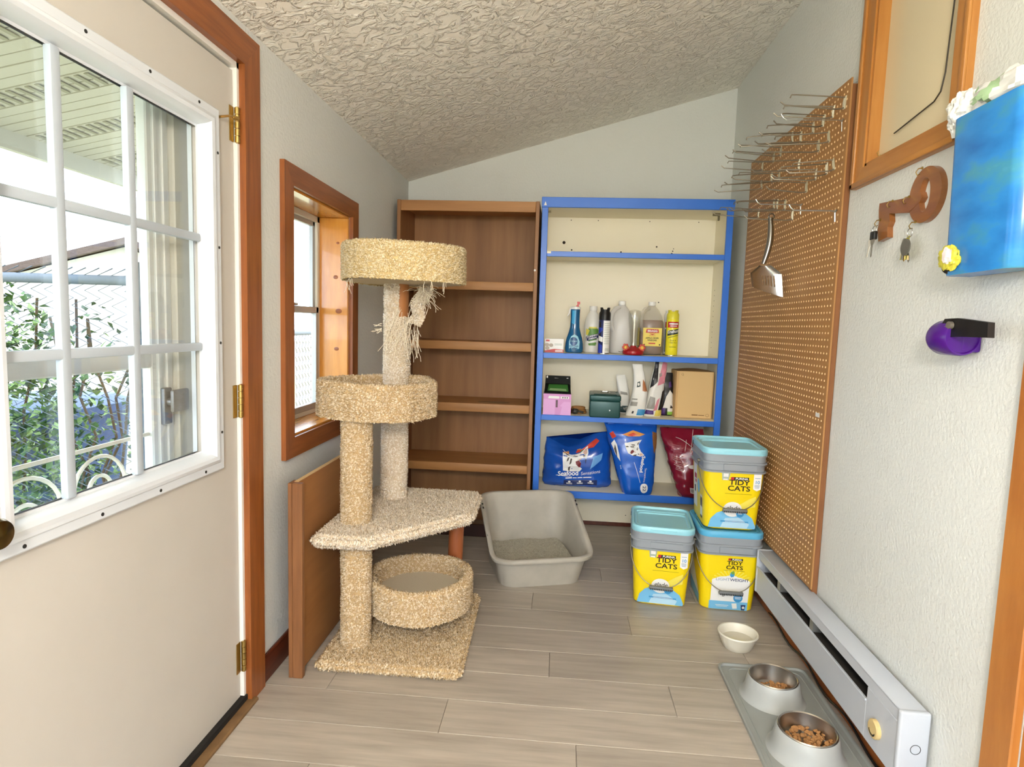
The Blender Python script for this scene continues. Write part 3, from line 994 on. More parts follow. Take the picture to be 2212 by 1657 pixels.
# ------------------------------------------------------------------ cream bookcase with blue edges
M_blue = mat('blue_enamel', '#2f70d8', .35, var=('#397ae0', 4, .3))
M_cream = mat('cream_paint', '#f4eedc', .5, var=('#efe7cd', 2.0, .3))
bl = thing('blue_bookcase', 'tall cream bookcase with bright blue painted front edges', 'bookcase', (.4085, 3.60, 0))
bw = .5435
for s in (-1, 1):
    x0, x1 = sorted((s * bw, s * (bw - .019)))
    p = MB().rbox(x0, x1, .018, .335, 0, 2.03, .001, 1).build('side_panel', M_cream, bl)
    x0, x1 = sorted((s * bw, s * (bw - .036)))
    MB().rbox(x0, x1, 0, .018, 0, 2.03, .002, 1).build('blue_stile', M_blue, p)
MB().box(-bw + .019, bw - .019, .328, .335, .03, 2.02).build('back_panel', M_cream, bl, smooth=None)
MB().rbox(-bw + .019, bw - .019, .018, .328, 1.985, 2.005, .001, 1).build('top_panel', M_cream, bl)
MB().rbox(-bw - .003, bw + .003, -.006, .012, 1.985, 2.043, .002, 1).build('top_rail', M_blue, bl)
MB().rbox(bw - .036, bw + .003, -.007, .34, 2.03, 2.043, .002, 1).build('top_cap', M_blue, bl)
for z, th_ in ((1.735, .03), (1.143, .032), (.772, .032), (.312, .042)):
    s = MB().rbox(-bw + .0195, bw - .0195, .012, .327, z - .02, z, .001, 1).build('shelf', M_cream, bl)
    MB().rbox(-bw + .037, bw - .037, -.004, .0118, z - th_, z, .002, 1).build('blue_edge', M_blue, s)
M_hole = mat('nail_hole', '#2b2117', .8)
for x, z, r in ((-.41, 1.83, .01), (-.36, 1.785, .005), (-.05, 1.778, .005), (.17, 1.815, .005), (.27, 1.79, .004), (.265, 1.775, .005), (.275, 1.805, .003), (-.37, 1.97, .003), (-.2, 1.97, .003), (.12, 1.97, .003), (.42, 1.97, .003), (.2, 1.47, .004), (.31, .1, .004), (.06, .08, .003)):
    MB().cyl((x, .3275, z), (x, .3265, z), r, n=10).build('nail_hole', M_hole, bl)
b = MB(); b.box(bw - .09, bw - .05, .1, .12, 1.972, 1.985); b.box(bw - .06, bw - .052, .1, .12, 1.945, 1.975); b.build('corner_bracket', mat('bracket_steel', '#70684f', .5, .7), bl)
b = MB(); b.box(-bw + .02, -bw + .05, .1, .115, 1.975, 1.985); b.box(-bw + .02, -bw + .026, .1, .115, 1.945, 1.975); b.build('corner_bracket', MATS['bracket_steel'], bl)
b = MB(); b.prism([(-.008, 0), (.008, 0), (0, .022)], -.0075, -.0062, Matrix(((1, 0, 0, -.525), (0, 0, 1, 0), (0, 1, 0, 1.995), (0, 0, 0, 1)))); b.build('paint_chip', M_white, bl)
b = MB(); b.rbox(-bw + .037, -bw + .06, -.0046, -.0038, 1.722, 1.7352, .0003, 1); b.build('paint_chip', M_cream, bl)
# pin holes for the shelves along the right side
for z in [1.55 - i * .032 for i in range(12)]:
    MB().cyl((bw - .0192, .255, z), (bw - .0198, .255, z), .003, n=8).build('pin_hole', M_hole, bl)
# ------------------------------------------------------------------ pegboard with drilled holes
M_peg = mat('pegboard_hardboard', '#b3834e', .55, var=('#a07240', 5, .3), bump=(90, .1, .001))
M_pegh = mat('pegboard_hole_lit_fibre', '#e6c696', .8)  # fibre rims lightened: the holes' bright look is put into the colour
pb = thing('pegboard', 'tall brown pegboard panel fixed to the right wall', 'pegboard', (.992, 2.328, .325))
PW, PH, PT = 1.14, 1.885, .006
m = MB()
nx, nz = int(PW / .0254), int(PH / .0254)
ax, az = (PW - nx * .0254) / 2, (PH - nz * .0254) / 2
oc = [(math.cos(PI / 4 * k), math.sin(PI / 4 * k)) for k in range(8)]
sq = [(1, 0), (1, 1), (0, 1), (-1, 1), (-1, 0), (-1, -1), (0, -1), (1, -1)]
for i in range(nx):
    for j in range(nz):
        cy, cz = ax + (i + .5) * .0254, az + (j + .5) * .0254
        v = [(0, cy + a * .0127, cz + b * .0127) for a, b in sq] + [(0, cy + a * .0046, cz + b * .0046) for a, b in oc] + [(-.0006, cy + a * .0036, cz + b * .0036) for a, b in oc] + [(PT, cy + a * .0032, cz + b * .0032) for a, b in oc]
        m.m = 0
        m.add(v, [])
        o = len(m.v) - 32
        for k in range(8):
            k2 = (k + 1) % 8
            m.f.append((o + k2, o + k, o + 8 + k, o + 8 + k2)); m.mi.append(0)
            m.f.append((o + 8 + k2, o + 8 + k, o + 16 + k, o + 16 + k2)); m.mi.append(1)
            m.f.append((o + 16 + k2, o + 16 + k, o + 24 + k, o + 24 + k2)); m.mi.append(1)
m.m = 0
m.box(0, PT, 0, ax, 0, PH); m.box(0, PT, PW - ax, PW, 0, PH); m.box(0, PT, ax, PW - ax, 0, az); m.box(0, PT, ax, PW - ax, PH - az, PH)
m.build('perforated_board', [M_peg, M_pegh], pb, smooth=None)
M_batten = mat('batten_wood', '#8f5c33', .6, var=('#704524', 5, .3, (8, 8, .8)))
MB().rbox(PT, .027, .002, .03, -.02, PH - .02, .002, 1).build('batten', M_batten, pb)
MB().rbox(PT, .027, PW - .03, PW - .002, 0, PH - .02, .002, 1).build('batten', M_batten, pb)
MB().rbox(PT, .027, .5, .53, 0, PH - .02, .002, 1).build('batten', M_batten, pb)
tag(MB().rbox(-.0012, -.0002, 0, .035, 0, .016, .0003, 1).build('price_tag', M_white, loc=(.992, 2.37, .985)), 'small white paper tag stuck on the pegboard', 'tag')

# ------------------------------------------------------------------ peg hooks
hk = thing('peg_hook', 'long double-prong steel peg hook near the top of the pegboard', 'hook', (0, 0, 0), 0, 'double-prong peg hooks on the pegboard')
L = .19
MB().tube([(-.003, 0, .018), (-.016, 0, .018), (-L + .03, .004, .02), (-L + .012, .004, .019), (-L + .008, .004, .008)], .0023, 6).build('prong', M_wire, hk)
MB().tube([(-.003, 0, -.018), (-.014, 0, -.022), (-.03, 0, -.024), (-L - .01, -.004, -.02), (-L - .026, -.004, -.008)], .0025, 6).build('prong', M_wire, hk)
b = MB()
for s in (-.006, 0, .006):
    b.tube([(-.0025, s, -.021), (-.0045, s, 0), (-.0025, s, .021)], .0016, 6)
b.box(-.0022, -.0008, -.0085, .0085, -.023, .023)
b.build('back_plate', mat('zinc_plate', '#c9c3ab', .4, .5), hk)
pegs = [(2.365, 2.136), (2.456, 2.135), (2.542, 2.131), (2.639, 2.134), (2.48, 2.051), (2.768, 2.137), (2.867, 2.167), (2.572, 2.043), (3.006, 2.143), (3.101, 2.14), (2.765, 2.022), (2.419, 1.933), (2.476, 1.932), (3.265, 2.143), (2.576, 1.935), (3.111, 2.052), (3.004, 2.026), (3.259, 2.05), (2.666, 1.905), (3.003, 1.903), (3.048, 1.912), (2.901, 1.88), (2.799, 1.817), (3.274, 1.91)]
rg = random.Random(5)
for i, (y, z) in enumerate(pegs):
    o = hk if i == 0 else copy_tree(hk)
    o.location = (.992, y, z)
    o.rotation_euler = (rg.uniform(-.25, .25) if i != 22 else 0, rg.uniform(-.1, .06) if i != 22 else 0, rg.uniform(-.12, .12) if i != 22 else 0)
    sc_ = rg.uniform(.9, 1.1) if i not in (11, 14, 18) else .8
    o.scale = (sc_, 1, 1)
    rowz = 0 if z > 2.1 else 1 if z > 2.0 else 2 if z > 1.89 else 3
    same = sorted(q[0] for q in pegs if (0 if q[1] > 2.1 else 1 if q[1] > 2.0 else 2 if q[1] > 1.89 else 3) == rowz)
    o['label'] = 'double-prong steel peg hook, %s from the right in the %s row of hooks' % (['first', 'second', 'third', 'fourth', 'fifth', 'sixth', 'seventh', 'eighth', 'ninth', 'tenth'][same.index(y)], ['top', 'second', 'third', 'lowest'][rowz])
    if i == 22:
        o['label'] = 'double-prong peg hook that the metal scoop hangs from'
hs = thing('single_peg_hook', 'thick single-prong peg hook at the right edge below the other hooks', 'hook', (.992, 2.368, 1.752))
def single(t, Ln, r):
    MB().tube([(-.002, 0, 0), (-.02, 0, .002), (-Ln, .0, .002), (-Ln - .012, 0, .01), (-Ln - .02, 0, .022)], r, 8).build('prong', M_chrome, t)
    b = MB(); b.tube([(-.002, 0, -.038), (-.004, 0, -.004), (-.004, -.011, .002), (-.003, -.013, .002)], r * 1.1, 8); b.tube([(-.004, .012, .002), (-.004, -.012, .002)], r, 8)
    b.build('back_brace', M_chrome, t)
single(hs, .15, .003)
h2 = thing('single_peg_hook', 'thin single-prong peg hook with a T-shaped brace in the upper right', 'hook', (.992, 2.371, 2.075)); single(h2, .2, .0018)
h3 = thing('single_peg_hook', 'bright short single-prong peg hook beside the thick one', 'hook', (.992, 2.708, 1.84)); single(h3, .17, .0022)

# ------------------------------------------------------------------ metal litter scoop
sp = thing('litter_scoop', 'polished metal slotted litter scoop hanging from a peg hook', 'scoop', (.90, 2.795, 1.796), math.radians(8))
M_sc = mat('polished_aluminium', '#c2c2c0', .22, 1.0)
b = MB()
pts, rr = [], []
for i in range(13):
    t = i / 12
    pts.append((-.004 + .012 * math.sin(t * 3) - .02 * t, -.006 * math.sin(t * PI), .005 - .2 * t))
    rr.append(.0095 + .004 * math.sin(t * PI))
b.tube(pts, rr, 12)
b.tube([(.0, 0, .0) if k == 0 else (.012 * math.sin(k * PI / 5), 0, .012 - .012 * math.cos(k * PI / 5)) for k in range(11)], .003, 6)
b.build('handle', mat('scoop_handle', '#8e8d88', .25, 1.0), sp)
# blade: shallow pan with slots, lower edge slanting
b = MB()
def bl_pt(u, v):
    # u across -1..1, v 0 at handle .. 1 at lip
    hw_ = .025 + .045 * min(1, v * 3.2)
    lip = -.06 * 1
    x = -.022 + u * hw_ + .016 * v
    z = -.19 - .012 - v * .115 + (-.02 * u if v > .5 else 0) * (v - .5) * 2
    y = -.022 * (abs(u) ** 3) * (1 - .35 * v) - .012 * v
    return (x, y, z)
NU, NV = 22, 16
for i in range(NU):
    for j in range(NV):
        u0, u1, v0, v1 = -1 + 2 * i / NU, -1 + 2 * (i + 1) / NU, j / NV, (j + 1) / NV
        slot = 9 <= i <= 18 and (i % 2 == 1) and 6 <= j <= 11
        if slot: continue
        p = [bl_pt(u0, v0), bl_pt(u1, v0), bl_pt(u1, v1), bl_pt(u0, v1)]
        q = [(x, y + .0016, z) for x, y, z in p]
        b.add(p, [(3, 2, 1, 0)]); b.add(q, [(0, 1, 2, 3)])
b.build('slotted_blade', M_sc, sp, smooth=60)

# ------------------------------------------------------------------ recessed hatch with wooden frame on the right wall
ht = thing('wall_hatch', 'cream panel recessed in a stained wood frame high on the right wall', 'hatch', (XR, 1.985, 1.81))
yo, zo = 1.985, 1.81
M_hf = mat('hatch_frame_wood', '#c28a49', .35, var=('#a3672b', 4, .35, (9, 9, .8)))
M_hfh = mat('hatch_frame_wood_horizontal', '#c28a49', .35, var=('#a3672b', 4, .35, (9, .8, 9)))
def hb(poly, mt):
    MB().prism(poly, -.018, 0, Matrix(((0, 0, 1, 0), (1, 0, 0, -yo), (0, 1, 0, -zo), (0, 0, 0, 1)))).build('frame_board', mt, ht)
    # raised outer bead
Y0, Y1, Z0, Z1 = 1.697, 2.285, 1.81, 2.63
iy0_, iy1_, iz0_, iz1_ = HY0 + .002, HY1 - .002, HZ0 + .002, HZ1 - .002
hb([(Y1, Z0), (iy1_, iz0_), (iy1_, iz1_), (Y1, Z1)], M_hf)
hb([(Y0, Z0), (iy0_, iz0_), (iy0_, iz1_), (Y0, Z1)], M_hf)
hb([(Y0, Z0), (Y1, Z0), (iy1_, iz0_), (iy0_, iz0_)], M_hfh)
hb([(Y0, Z1), (Y1, Z1), (iy1_, iz1_), (iy0_, iz1_)], M_hfh)
for y0, y1, z0, z1, mt in ((Y1 - .02, Y1, Z0, Z1, M_hf), (Y0, Y0 + .02, Z0, Z1, M_hf), (Y0, Y1, Z0, Z0 + .018, M_hfh)):
    MB().rbox(-.026, -.017, y0 - yo, y1 - yo, z0 - zo, z1 - zo, .003, 2).build('outer_bead', mt, ht)
for y0, y1, z0, z1, mt in ((HY1 - .014, HY1, HZ0, HZ1, M_hf), (HY0, HY0 + .014, HZ0, HZ1, M_hf), (HY0, HY1, HZ0, HZ0 + .014, M_hfh), (HY0, HY1, HZ1 - .014, HZ1, M_hfh)):
    MB().box(-.012, .06, y0 - yo, y1 - yo, z0 - zo, z1 - zo).build('reveal_board', mt, ht)
def pan(u, v):
    y = HY0 + .014 + (HY1 - HY0 - .028) * u
    z = HZ0 + .014 + (HZ1 - HZ0 - .028) * v
    return (.026 - .006 * math.sin(u * PI) * (1 + .4 * math.sin(v * 5)), y - yo, z - zo)
MB().grid(pan, 14, 14).build('panel', mat('cream_plastic_sheet', '#dccfae', .18), ht)
b = MB(); b.tube([(.006, 1.80 - yo, 2.54 - zo), (.008, 1.82 - yo, 2.25 - zo), (.009, 1.835 - yo, 2.03 - zo), (.01, 1.85 - yo, 1.985 - zo), (.011, 1.88 - yo, 1.968 - zo), (.014, 2.09 - yo, 1.945 - zo)], .0022, 6)
b.build('draft_wire', mat('dark_wire', '#3c352b', .5), ht)
for y, z in ((2.175, 1.9), (1.8, 1.9), (2.175, 2.5)):
    b = MB(); b.tube([(.02, y - yo, z - zo), (.012, y - yo, z - zo), (.008, y - yo, z - zo + .008), (.012, y - yo, z - zo + .014)], .0018, 6); b.build('retaining_hook', M_brass, ht)

# ------------------------------------------------------------------ key-shaped key rack
kr = thing('key_rack', 'wooden rack cut in the shape of an old key on the right wall', 'key rack', (XR, 1.835, 1.70))
M_kw = mat('key_rack_wood', '#9e6433', .3, var=('#7a4820', 5, .35, (9, 1.2, 9)), coat=.3)
def yzM(x=0): return Matrix(((0, 0, 1, x), (1, 0, 0, 0), (0, 1, 0, 0), (0, 0, 0, 1)))
out = arc(0, 0, .077, 0, 360, 40)[:-1]
inn = []
for i in range(40):
    a = 2 * PI * i / 40
    r_ = .043 if abs(math.sin(a)) > .45 else .03
    inn.append((math.cos(a) * .026, math.sin(a) * .047 * (1 if abs(math.sin(a)) > .3 else .6)))
b = MB()
n = 40
v = [(-.016, y, z) for y, z in out] + [(-.016, y, z) for y, z in inn] + [(0, y, z) for y, z in out] + [(0, y, z) for y, z in inn]
f = []
for i in range(n):
    k = (i + 1) % n
    f += [(k, i, n + i, n + k), (i, k, 2 * n + k, 2 * n + i), (n + k, n + i, 3 * n + i, 3 * n + k), (2 * n + i, 2 * n + k, 3 * n + k, 3 * n + i)]
b.add(v, f)
b.build('bow', M_kw, kr)
b = MB()
b.prism([(.01, -.005), (.02, .012), (.07, .008), (.245, .024), (.245, -.0), (.238, -.035), (.243, -.06), (.232, -.098), (.178, -.092), (.183, -.06), (.172, -.045), (.178, -.02), (.07, -.036), (.02, -.016)], -.017, 0, yzM())
b.build('shaft_and_bit', M_kw, kr)
for y, z in ((.02, .078), (.075, .01), (.165, .016), (.23, -.03), (.03, -.07)):
    b = MB(); b.tube([(-.015, y, z), (-.028, y, z - .002), (-.034, y, z - .012), (-.03, y, z - .02), (-.024, y, z - .018)], .0016, 6); b.cyl((-.0165, y, z), (-.019, y, z), .004, n=10)
    b.build('cup_hook', M_brass, kr)
def keyring(name, label, y, z, items):
    t = thing(name, label, 'keys', (XR - .03, y, z))
    b = MB(); b.tube([(0, .013 * math.cos(a), -.013 + .013 * math.sin(a)) for a in [i * PI / 8 for i in range(16)]], .0012, 6, closed=True); b.build('split_ring', M_chrome, t)
    for fn in items: fn(t)
def kblade(y, z, ang, col, name='key'):
    def f(t):
        Mm = Matrix.Translation((-.004 - random.uniform(0, .01), y, z)) @ Matrix.Rotation(ang, 4, 'X')
        b = MB()
        b.prism(arc(0, 0, .012, 0, 360, 14)[:-1], -.001, .001, Mm @ yzM())
        b.prism([(-.004, -.01), (.004, -.01), (.004, -.045), (.001, -.05), (-.004, -.046)], -.001, .001, Mm @ yzM())
        b.build(name, col, t)
    return f
def yellow_tag(t):
    b = MB(); b.prism([(.005, 0), (.03, -.01), (.045, -.065), (.012, -.068)], -.002, 0, Matrix.Translation((.004, 0, -.02)) @ yzM()); b.build('tag', mat('key_tag_yellow', '#b9b03a', .5), t)
def round_fob(t):
    b = MB(); b.prism(arc(-.008, -.055, .024, 0, 360, 20)[:-1], -.014, -.011, yzM()); b.build('fob', mat('key_fob_grey', '#77766f', .4, .4), t)
keyring('key_bunch', 'bunch of keys with a yellow tag hanging under the key rack bow', 1.865, 1.612, [yellow_tag, round_fob, kblade(.004, -.04, .12, M_chrome), kblade(-.01, -.05, -.2, M_chrome), kblade(-.004, -.045, 0, M_brass)])
def clip(t):
    b = MB(); b.rbox(-.008, .004, -.016, .012, -.045, -.018, .003, 2); b.build('clip', M_black, t)
keyring('key_bunch', 'two keys on a black clip hanging from the key rack bit', 2.07, 1.652, [clip, kblade(-.006, -.05, .05, M_chrome), kblade(.01, -.05, .3, mat('white_key', '#d6d3c8', .5))])

# ------------------------------------------------------------------ blue bag dispenser with plastic bags
M_bd = mat('blue_scenic_plastic', '#2f86d2', .25)
nt = M_bd.node_tree
tc = nt.nodes.new('ShaderNodeTexCoord'); n1 = nt.nodes.new('ShaderNodeTexNoise'); n1.inputs['Scale'].default_value = 4.5; n1.inputs['Detail'].default_value = 5
mp = nt.nodes.new('ShaderNodeMapping'); mp.inputs['Scale'].default_value = (1, 1, 2.2)
cr = nt.nodes.new('ShaderNodeValToRGB')
cr.color_ramp.elements[0].position = .3; cr.color_ramp.elements[0].color = lin('#1f6dbd')
cr.color_ramp.elements[1].position = .72; cr.color_ramp.elements[1].color = lin('#63b3e6')
e = cr.color_ramp.elements.new(.5); e.color = lin('#2f8ad8')
e = cr.color_ramp.elements.new(.6); e.color = lin('#4697b8')
nt.links.new(tc.outputs['Object'], mp.inputs[0]); nt.links.new(mp.outputs[0], n1.inputs['Vector']); nt.links.new(n1.outputs['Fac'], cr.inputs[0]); nt.links.new(cr.outputs[0], nt.nodes['Principled BSDF'].inputs['Base Color'])
bd = thing('bag_dispenser', 'blue scenic-print plastic bag dispenser mounted on the right wall', 'dispenser', (XR, 1.482, 1.452))
b = MB()
def outl(z, s):
    d = .088 + .01 * z / .37
    w_ = .244 * s
    return [(-.0205, -w_ / 2, z), (-d + .03, -w_ / 2, z)] + [(-d + .03 - .03 * math.sin(t), -w_ / 2 + .03 - .03 * math.cos(t), z) for t in (.4, .8, 1.2, 1.57)] + [(-d + .03 - .03 * math.cos(t), w_ / 2 - .03 + .03 * math.sin(t), z) for t in (0, .4, .8, 1.2)] + [(-d + .03, w_ / 2, z), (-.0205, w_ / 2, z)]
zt_ = .37
b.loops([outl(0, .97)] + [outl(z, 1 + .02 * z) for z in (.006, .12, .25, zt_)] + [[(x + (.003 if x < -.03 else 0), y * .975, z) for x, y, z in outl(zt_, 1)], [(x + (.003 if x < -.03 else 0), y * .975, z) for x, y, z in outl(.2, 1)]], cap1=True)
b.build('shell', M_bd, bd)
b = MB(); b.lathe([(.036, 0), (.036, .002), (.0001, .003)], 24, Matrix.Translation((-.086, .088, .026)) @ Matrix.Rotation(-PI / 2, 4, 'Y'), sx=.62, sy=.9); b.build('pull_hole', M_black, bd)
def crumple(name, label, c, size, cols, seed, n=22, cat='plastic bag'):
    b = MB()
    def fn(u, v):
        th_, ph = 2 * PI * u, PI * v
        d = Vector((math.sin(ph) * math.cos(th_), math.sin(ph) * math.sin(th_), -math.cos(ph)))
        k = 1 + .35 * noise.noise(d * 2.2 + Vector((seed, 0, 0))) + .18 * noise.noise(d * 6 + Vector((0, seed, 0)))
        return (d.x * size[0] * k, d.y * size[1] * k, d.z * size[2] * k)
    b.grid(fn, n * 2, n, cu=True)
    for i, q in enumerate(b.f):
        if len(cols) > 1 and noise.noise(Vector(b.v[q[0]]) * 22 + Vector((seed, seed, 0))) > .12:
            b.mi[i] = 1
    return tag(b.build(name, cols, loc=c, smooth=22), label, cat)
M_bagw = mat('white_bag_film', '#e6e8e6', .35)
crumple('plastic_bag', 'crumpled white plastic bag sticking out of the top left of the dispenser', (.955, 1.605, 1.845), (.035, .04, .05), [M_bagw], 3)
crumple('plastic_bag', 'crumpled white and green plastic bag bulging from the top of the dispenser', (.965, 1.47, 1.845), (.04, .11, .045), [M_bagw, mat('green_bag_print', '#a9cba0', .4)], 8)
crumple('plastic_bag', 'yellow and white bag end poking out of the dispenser pull hole', (.925, 1.562, 1.492), (.014, .034, .028), [mat('yellow_bag_print', '#d7cf4a', .4), mat('pale_bag_print', '#e9dede', .4)], 5, 16)

# ------------------------------------------------------------------ purple wall-mounted can opener
co = thing('can_opener', 'purple wall-mounted can opener with a black folded handle', 'can opener', (XR, 1.56, 1.302))
M_pu = mat('purple_plastic', '#4a1480', .25)
b = MB()
b.lathe([(.0001, 0), (.03, .0), (.04, .006), (.044, .018), (.044, .085), (.041, .09), (.038, .09), (.036, .084), (.0001, .084)], 32, Matrix.Translation((-.048, .085, 0)) @ Matrix.Rotation(PI / 2, 4, 'X'))
b.build('drum', M_pu, co)
MB().rbox(-.05, 0, .0, .07, -.036, .036, .008, 2).build('mount', M_pu, co)
b = MB(); b.prism([(.05, .018), (.03, .046), (-.02, .047), (-.125, .036), (-.128, .002), (-.02, .003), (.03, .0)], -.075, -.06, yzM())
b.build('handle', M_black, co)
b = MB(); b.prism([(-.01, .034), (.0, .022), (.062, .004), (.066, .012)], -.083, -.076, yzM()); b.cyl((-.085, -.002, .03), (-.076, -.002, .03), .009, n=16)
b.build('lever', mat('lever_grey', '#7d756b', .4, .3), co)

# ------------------------------------------------------------------ baseboard heater
he = thing('baseboard_heater', 'white electric baseboard heater low on the right wall', 'heater', (XR - .012, 2.14, .12))
M_he = mat('heater_enamel', '#c3c9d2', .4, var=('#b8bec8', 3, .3))
hx0 = -.07
y0, y1, ys = 1.6 - 2.14, 2.76 - 2.14, 1.765 - 2.14
b = MB()
b.rbox(hx0 - .002, 0, y0, y1, .188, .195, .003, 2)
b.rbox(hx0 - .002, hx0 + .003, y0, y1, .158, .195, .002, 1)
b.build('top_cover', M_he, he)
b = MB(); b.rbox(hx0 - .002, hx0 + .003, ys, y1, .0, .115, .002, 1); b.rbox(hx0 - .006, hx0 + .003, ys, y1, .112, .12, .002, 1)
b.build('front_panel', M_he, he)
MB().rbox(hx0 - .0025, hx0 + .003, y0, ys, .0, .159, .002, 1).build('control_panel', M_he, he)
MB().box(-.012, 0, ys, y1, .005, .188).build('back_plate', M_dark, he)
MB().box(hx0, 0, ys, y1, .0, .004).build('bottom_plate', M_dark, he)
fm = MB()
fy = ys + .02
while fy < y1 - .02:
    fm.box(hx0 + .014, -.014, fy, fy + .0006, .03, .1)
    fy += .008
fm.cyl((-.04, ys, .065), (-.04, y1, .065), .007, n=10)
o = fm.build('heating_fins', mat('fin_metal', '#5a5550', .5, .6), he, smooth=None)
o['kind'] = 'stuff'
for yb in (.02, .35):
    MB().box(hx0 + .002, -.012, yb, yb + .03, .118, .16).build('spring_clip', mat('clip_metal', '#8e8e8a', .4, .6), he)
b = MB(); b.rbox(hx0 - .006, .002, y0 - .014, y0 + .004, -.003, .197, .006, 3); b.build('end_cap', M_he, he)
b = MB(); b.rbox(hx0 - .006, .002, y1 - .004, y1 + .014, -.003, .197, .006, 3); b.build('end_cap', M_he, he)
b = MB(); b.tube([(-.032 + .013 * math.cos(t), y0 - .0142, .095 + .013 * math.sin(t)) for t in [i * PI / 10 for i in range(20)]], .0009, 5, closed=True); b.build('knockout', M_screw, he)
b = MB(); b.lathe([(.027, 0), (.027, .009), (.024, .012), (.0001, .0125)], 28, Matrix.Translation((hx0 - .0025, 1.7 - 2.14, .07)) @ Matrix.Rotation(-PI / 2, 4, 'Y'))
b.m = 1
for k in range(9):
    a = math.radians(210 + k * 15)
    b.box(hx0 - .0155, hx0 - .0149, 1.7 - 2.14 + .017 * math.cos(a) - .0012, 1.7 - 2.14 + .017 * math.cos(a) + .0012, .07 + .017 * math.sin(a) - .003, .07 + .017 * math.sin(a) + .003)
b.build('thermostat_dial', [mat('dial_cream', '#d8bf86', .4), M_screw], he)
cb = MB()  # black tube put in for the dark gap along the baseboard
cb.tube([(.997, 1.2 + i * .05, .022 + .012 * math.sin(i * .9)) for i in range(32)], .004, 6)
tag(cb.build('gap_shade_line', M_black), 'thin black line standing in for the shaded gap under the heater', 'gap_shade_line')

# ------------------------------------------------------------------ feeding mat, bowls, kibble, dish
fmt = thing('feeding_mat', 'grey silicone feeding mat with two built-in bowl holders', 'mat', (.822, 1.93, 0))
M_mat = mat('grey_silicone', '#8d9290', .5, var=('#9da19d', 5, .3))
b = MB()
mw, md = .33, .78
b.loops([ring(rrect(mw, md, .03), 0), ring(rrect(mw, md, .03), .012), ring(rrect(mw - .008, md - .008, .027), .0135), ring(rrect(mw - .016, md - .016, .025), .0125), ring(rrect(mw - .022, md - .022, .022), .005)])
b.build('mat_sheet', M_mat, fmt)
b = MB(); b.tube([(x, y, .0055) for x, y in rrect(mw - .06, md - .06, .03)], .003, 6, closed=True); b.build('inner_ridge', M_mat, fmt)
M_hold = mat('grey_bowl_plastic', '#a2a8aa', .45, var=('#b4b6b2', 6, .3))
M_steel = mat('brushed_steel', '#bdb8b0', .28, 1.0)
kib_mesh = MB().lathe([(.0001, -.0034), (.006, -.0028), (.0076, 0), (.006, .0028), (.0001, .0036)], 9).build('kibble', mat('kibble_brown', '#b98a58', .8, var=('#946536', 60, .3), bump=(200, .3, .002), rand=.12))
kib_mesh.location = (0, 0, 0)
kb_first = True
for (x, y, r, nk, lb, fill) in ((.803, 2.125, .083, 84, 'far', .66), (.81, 1.842, .087, 150, 'near', .82)):
    hb_ = MB()
    hb_.lathe([(r * 1.36, .004), (r * 1.27, .0085), (r * 1.19, .02), (r * 1.1, .05), (r * 1.03, .077), (r * 1.0, .08), (r * .97, .077)], 48, caps=False, M=Matrix.Translation((x - .822, y - 1.93, 0)))
    hb_.build('bowl_holder', M_hold, fmt)
    t = thing('steel_bowl', 'shallow steel bowl set in the %s holder of the feeding mat' % ('farther' if lb == 'far' else 'nearer'), 'bowl', (x, y, 0))
    q = MB(); q.lathe([(r * 1.0, .081), (r * .97, .084), (r * .93, .081), (r * .9, .06), (r * .78, .03), (r * .6, .022), (.0001, .021)], 48, caps=False); q.build('bowl', M_steel, t)
    rg = random.Random(11 + nk)
    for i in range(nk):
        if kb_first:
            o = kib_mesh; kb_first = False
        else:
            o = bpy.data.objects.new('kibble', kib_mesh.data); COL.objects.link(o)
        rr_ = fill * r * math.sqrt(rg.random())
        a = rg.uniform(0, 2 * PI)
        dx, dy = rr_ * math.cos(a) + .012, rr_ * math.sin(a) - .008
        zz_ = .0275 + (.02 if lb == 'near' else .012) * (1 - (rr_ / (fill * r)) ** 2) * rg.random() ** .5 + (.006 if rr_ > r * .5 else 0) + (.009 if rr_ > r * .66 else 0)
        o.location = (x + dx, y + dy, zz_)
        o.rotation_euler = (rg.uniform(-.8, .8), rg.uniform(-.8, .8), rg.uniform(0, 3))
        tag(o, 'tan disc of dry kibble heaped in the %s steel bowl' % ('farther' if lb == 'far' else 'nearer'), 'kibble', 'kibble in the %s bowl' % lb)
ds = thing('water_dish', 'small ribbed white ceramic dish on the floor by the buckets', 'dish', (.778, 2.47, 0))
b = MB()
n = 48
prof = [(.052, 0), (.055, .003), (.066, .03), (.074, .05), (.078, .056), (.081, .062), (.079, .067), (.074, .066), (.07, .058), (.06, .02), (.0001, .014)]
rings = []
for i, (r_, z) in enumerate(prof):
    rings.append([((r_ + (.0016 if (j % 3 == 0 and 1 <= i <= 3) else 0)) * math.cos(2 * PI * j / n), (r_ + (.0016 if (j % 3 == 0 and 1 <= i <= 3) else 0)) * math.sin(2 * PI * j / n), z) for j in range(n)])
b.loops(rings)
b.build('bowl', mat('ivory_ceramic', '#e3dfd0', .35), ds)
MB().lathe([(.0001, .034), (.0625, .034)], 40, caps=False).build('water', mat('water_film', '#cfcab9', .08), ds)

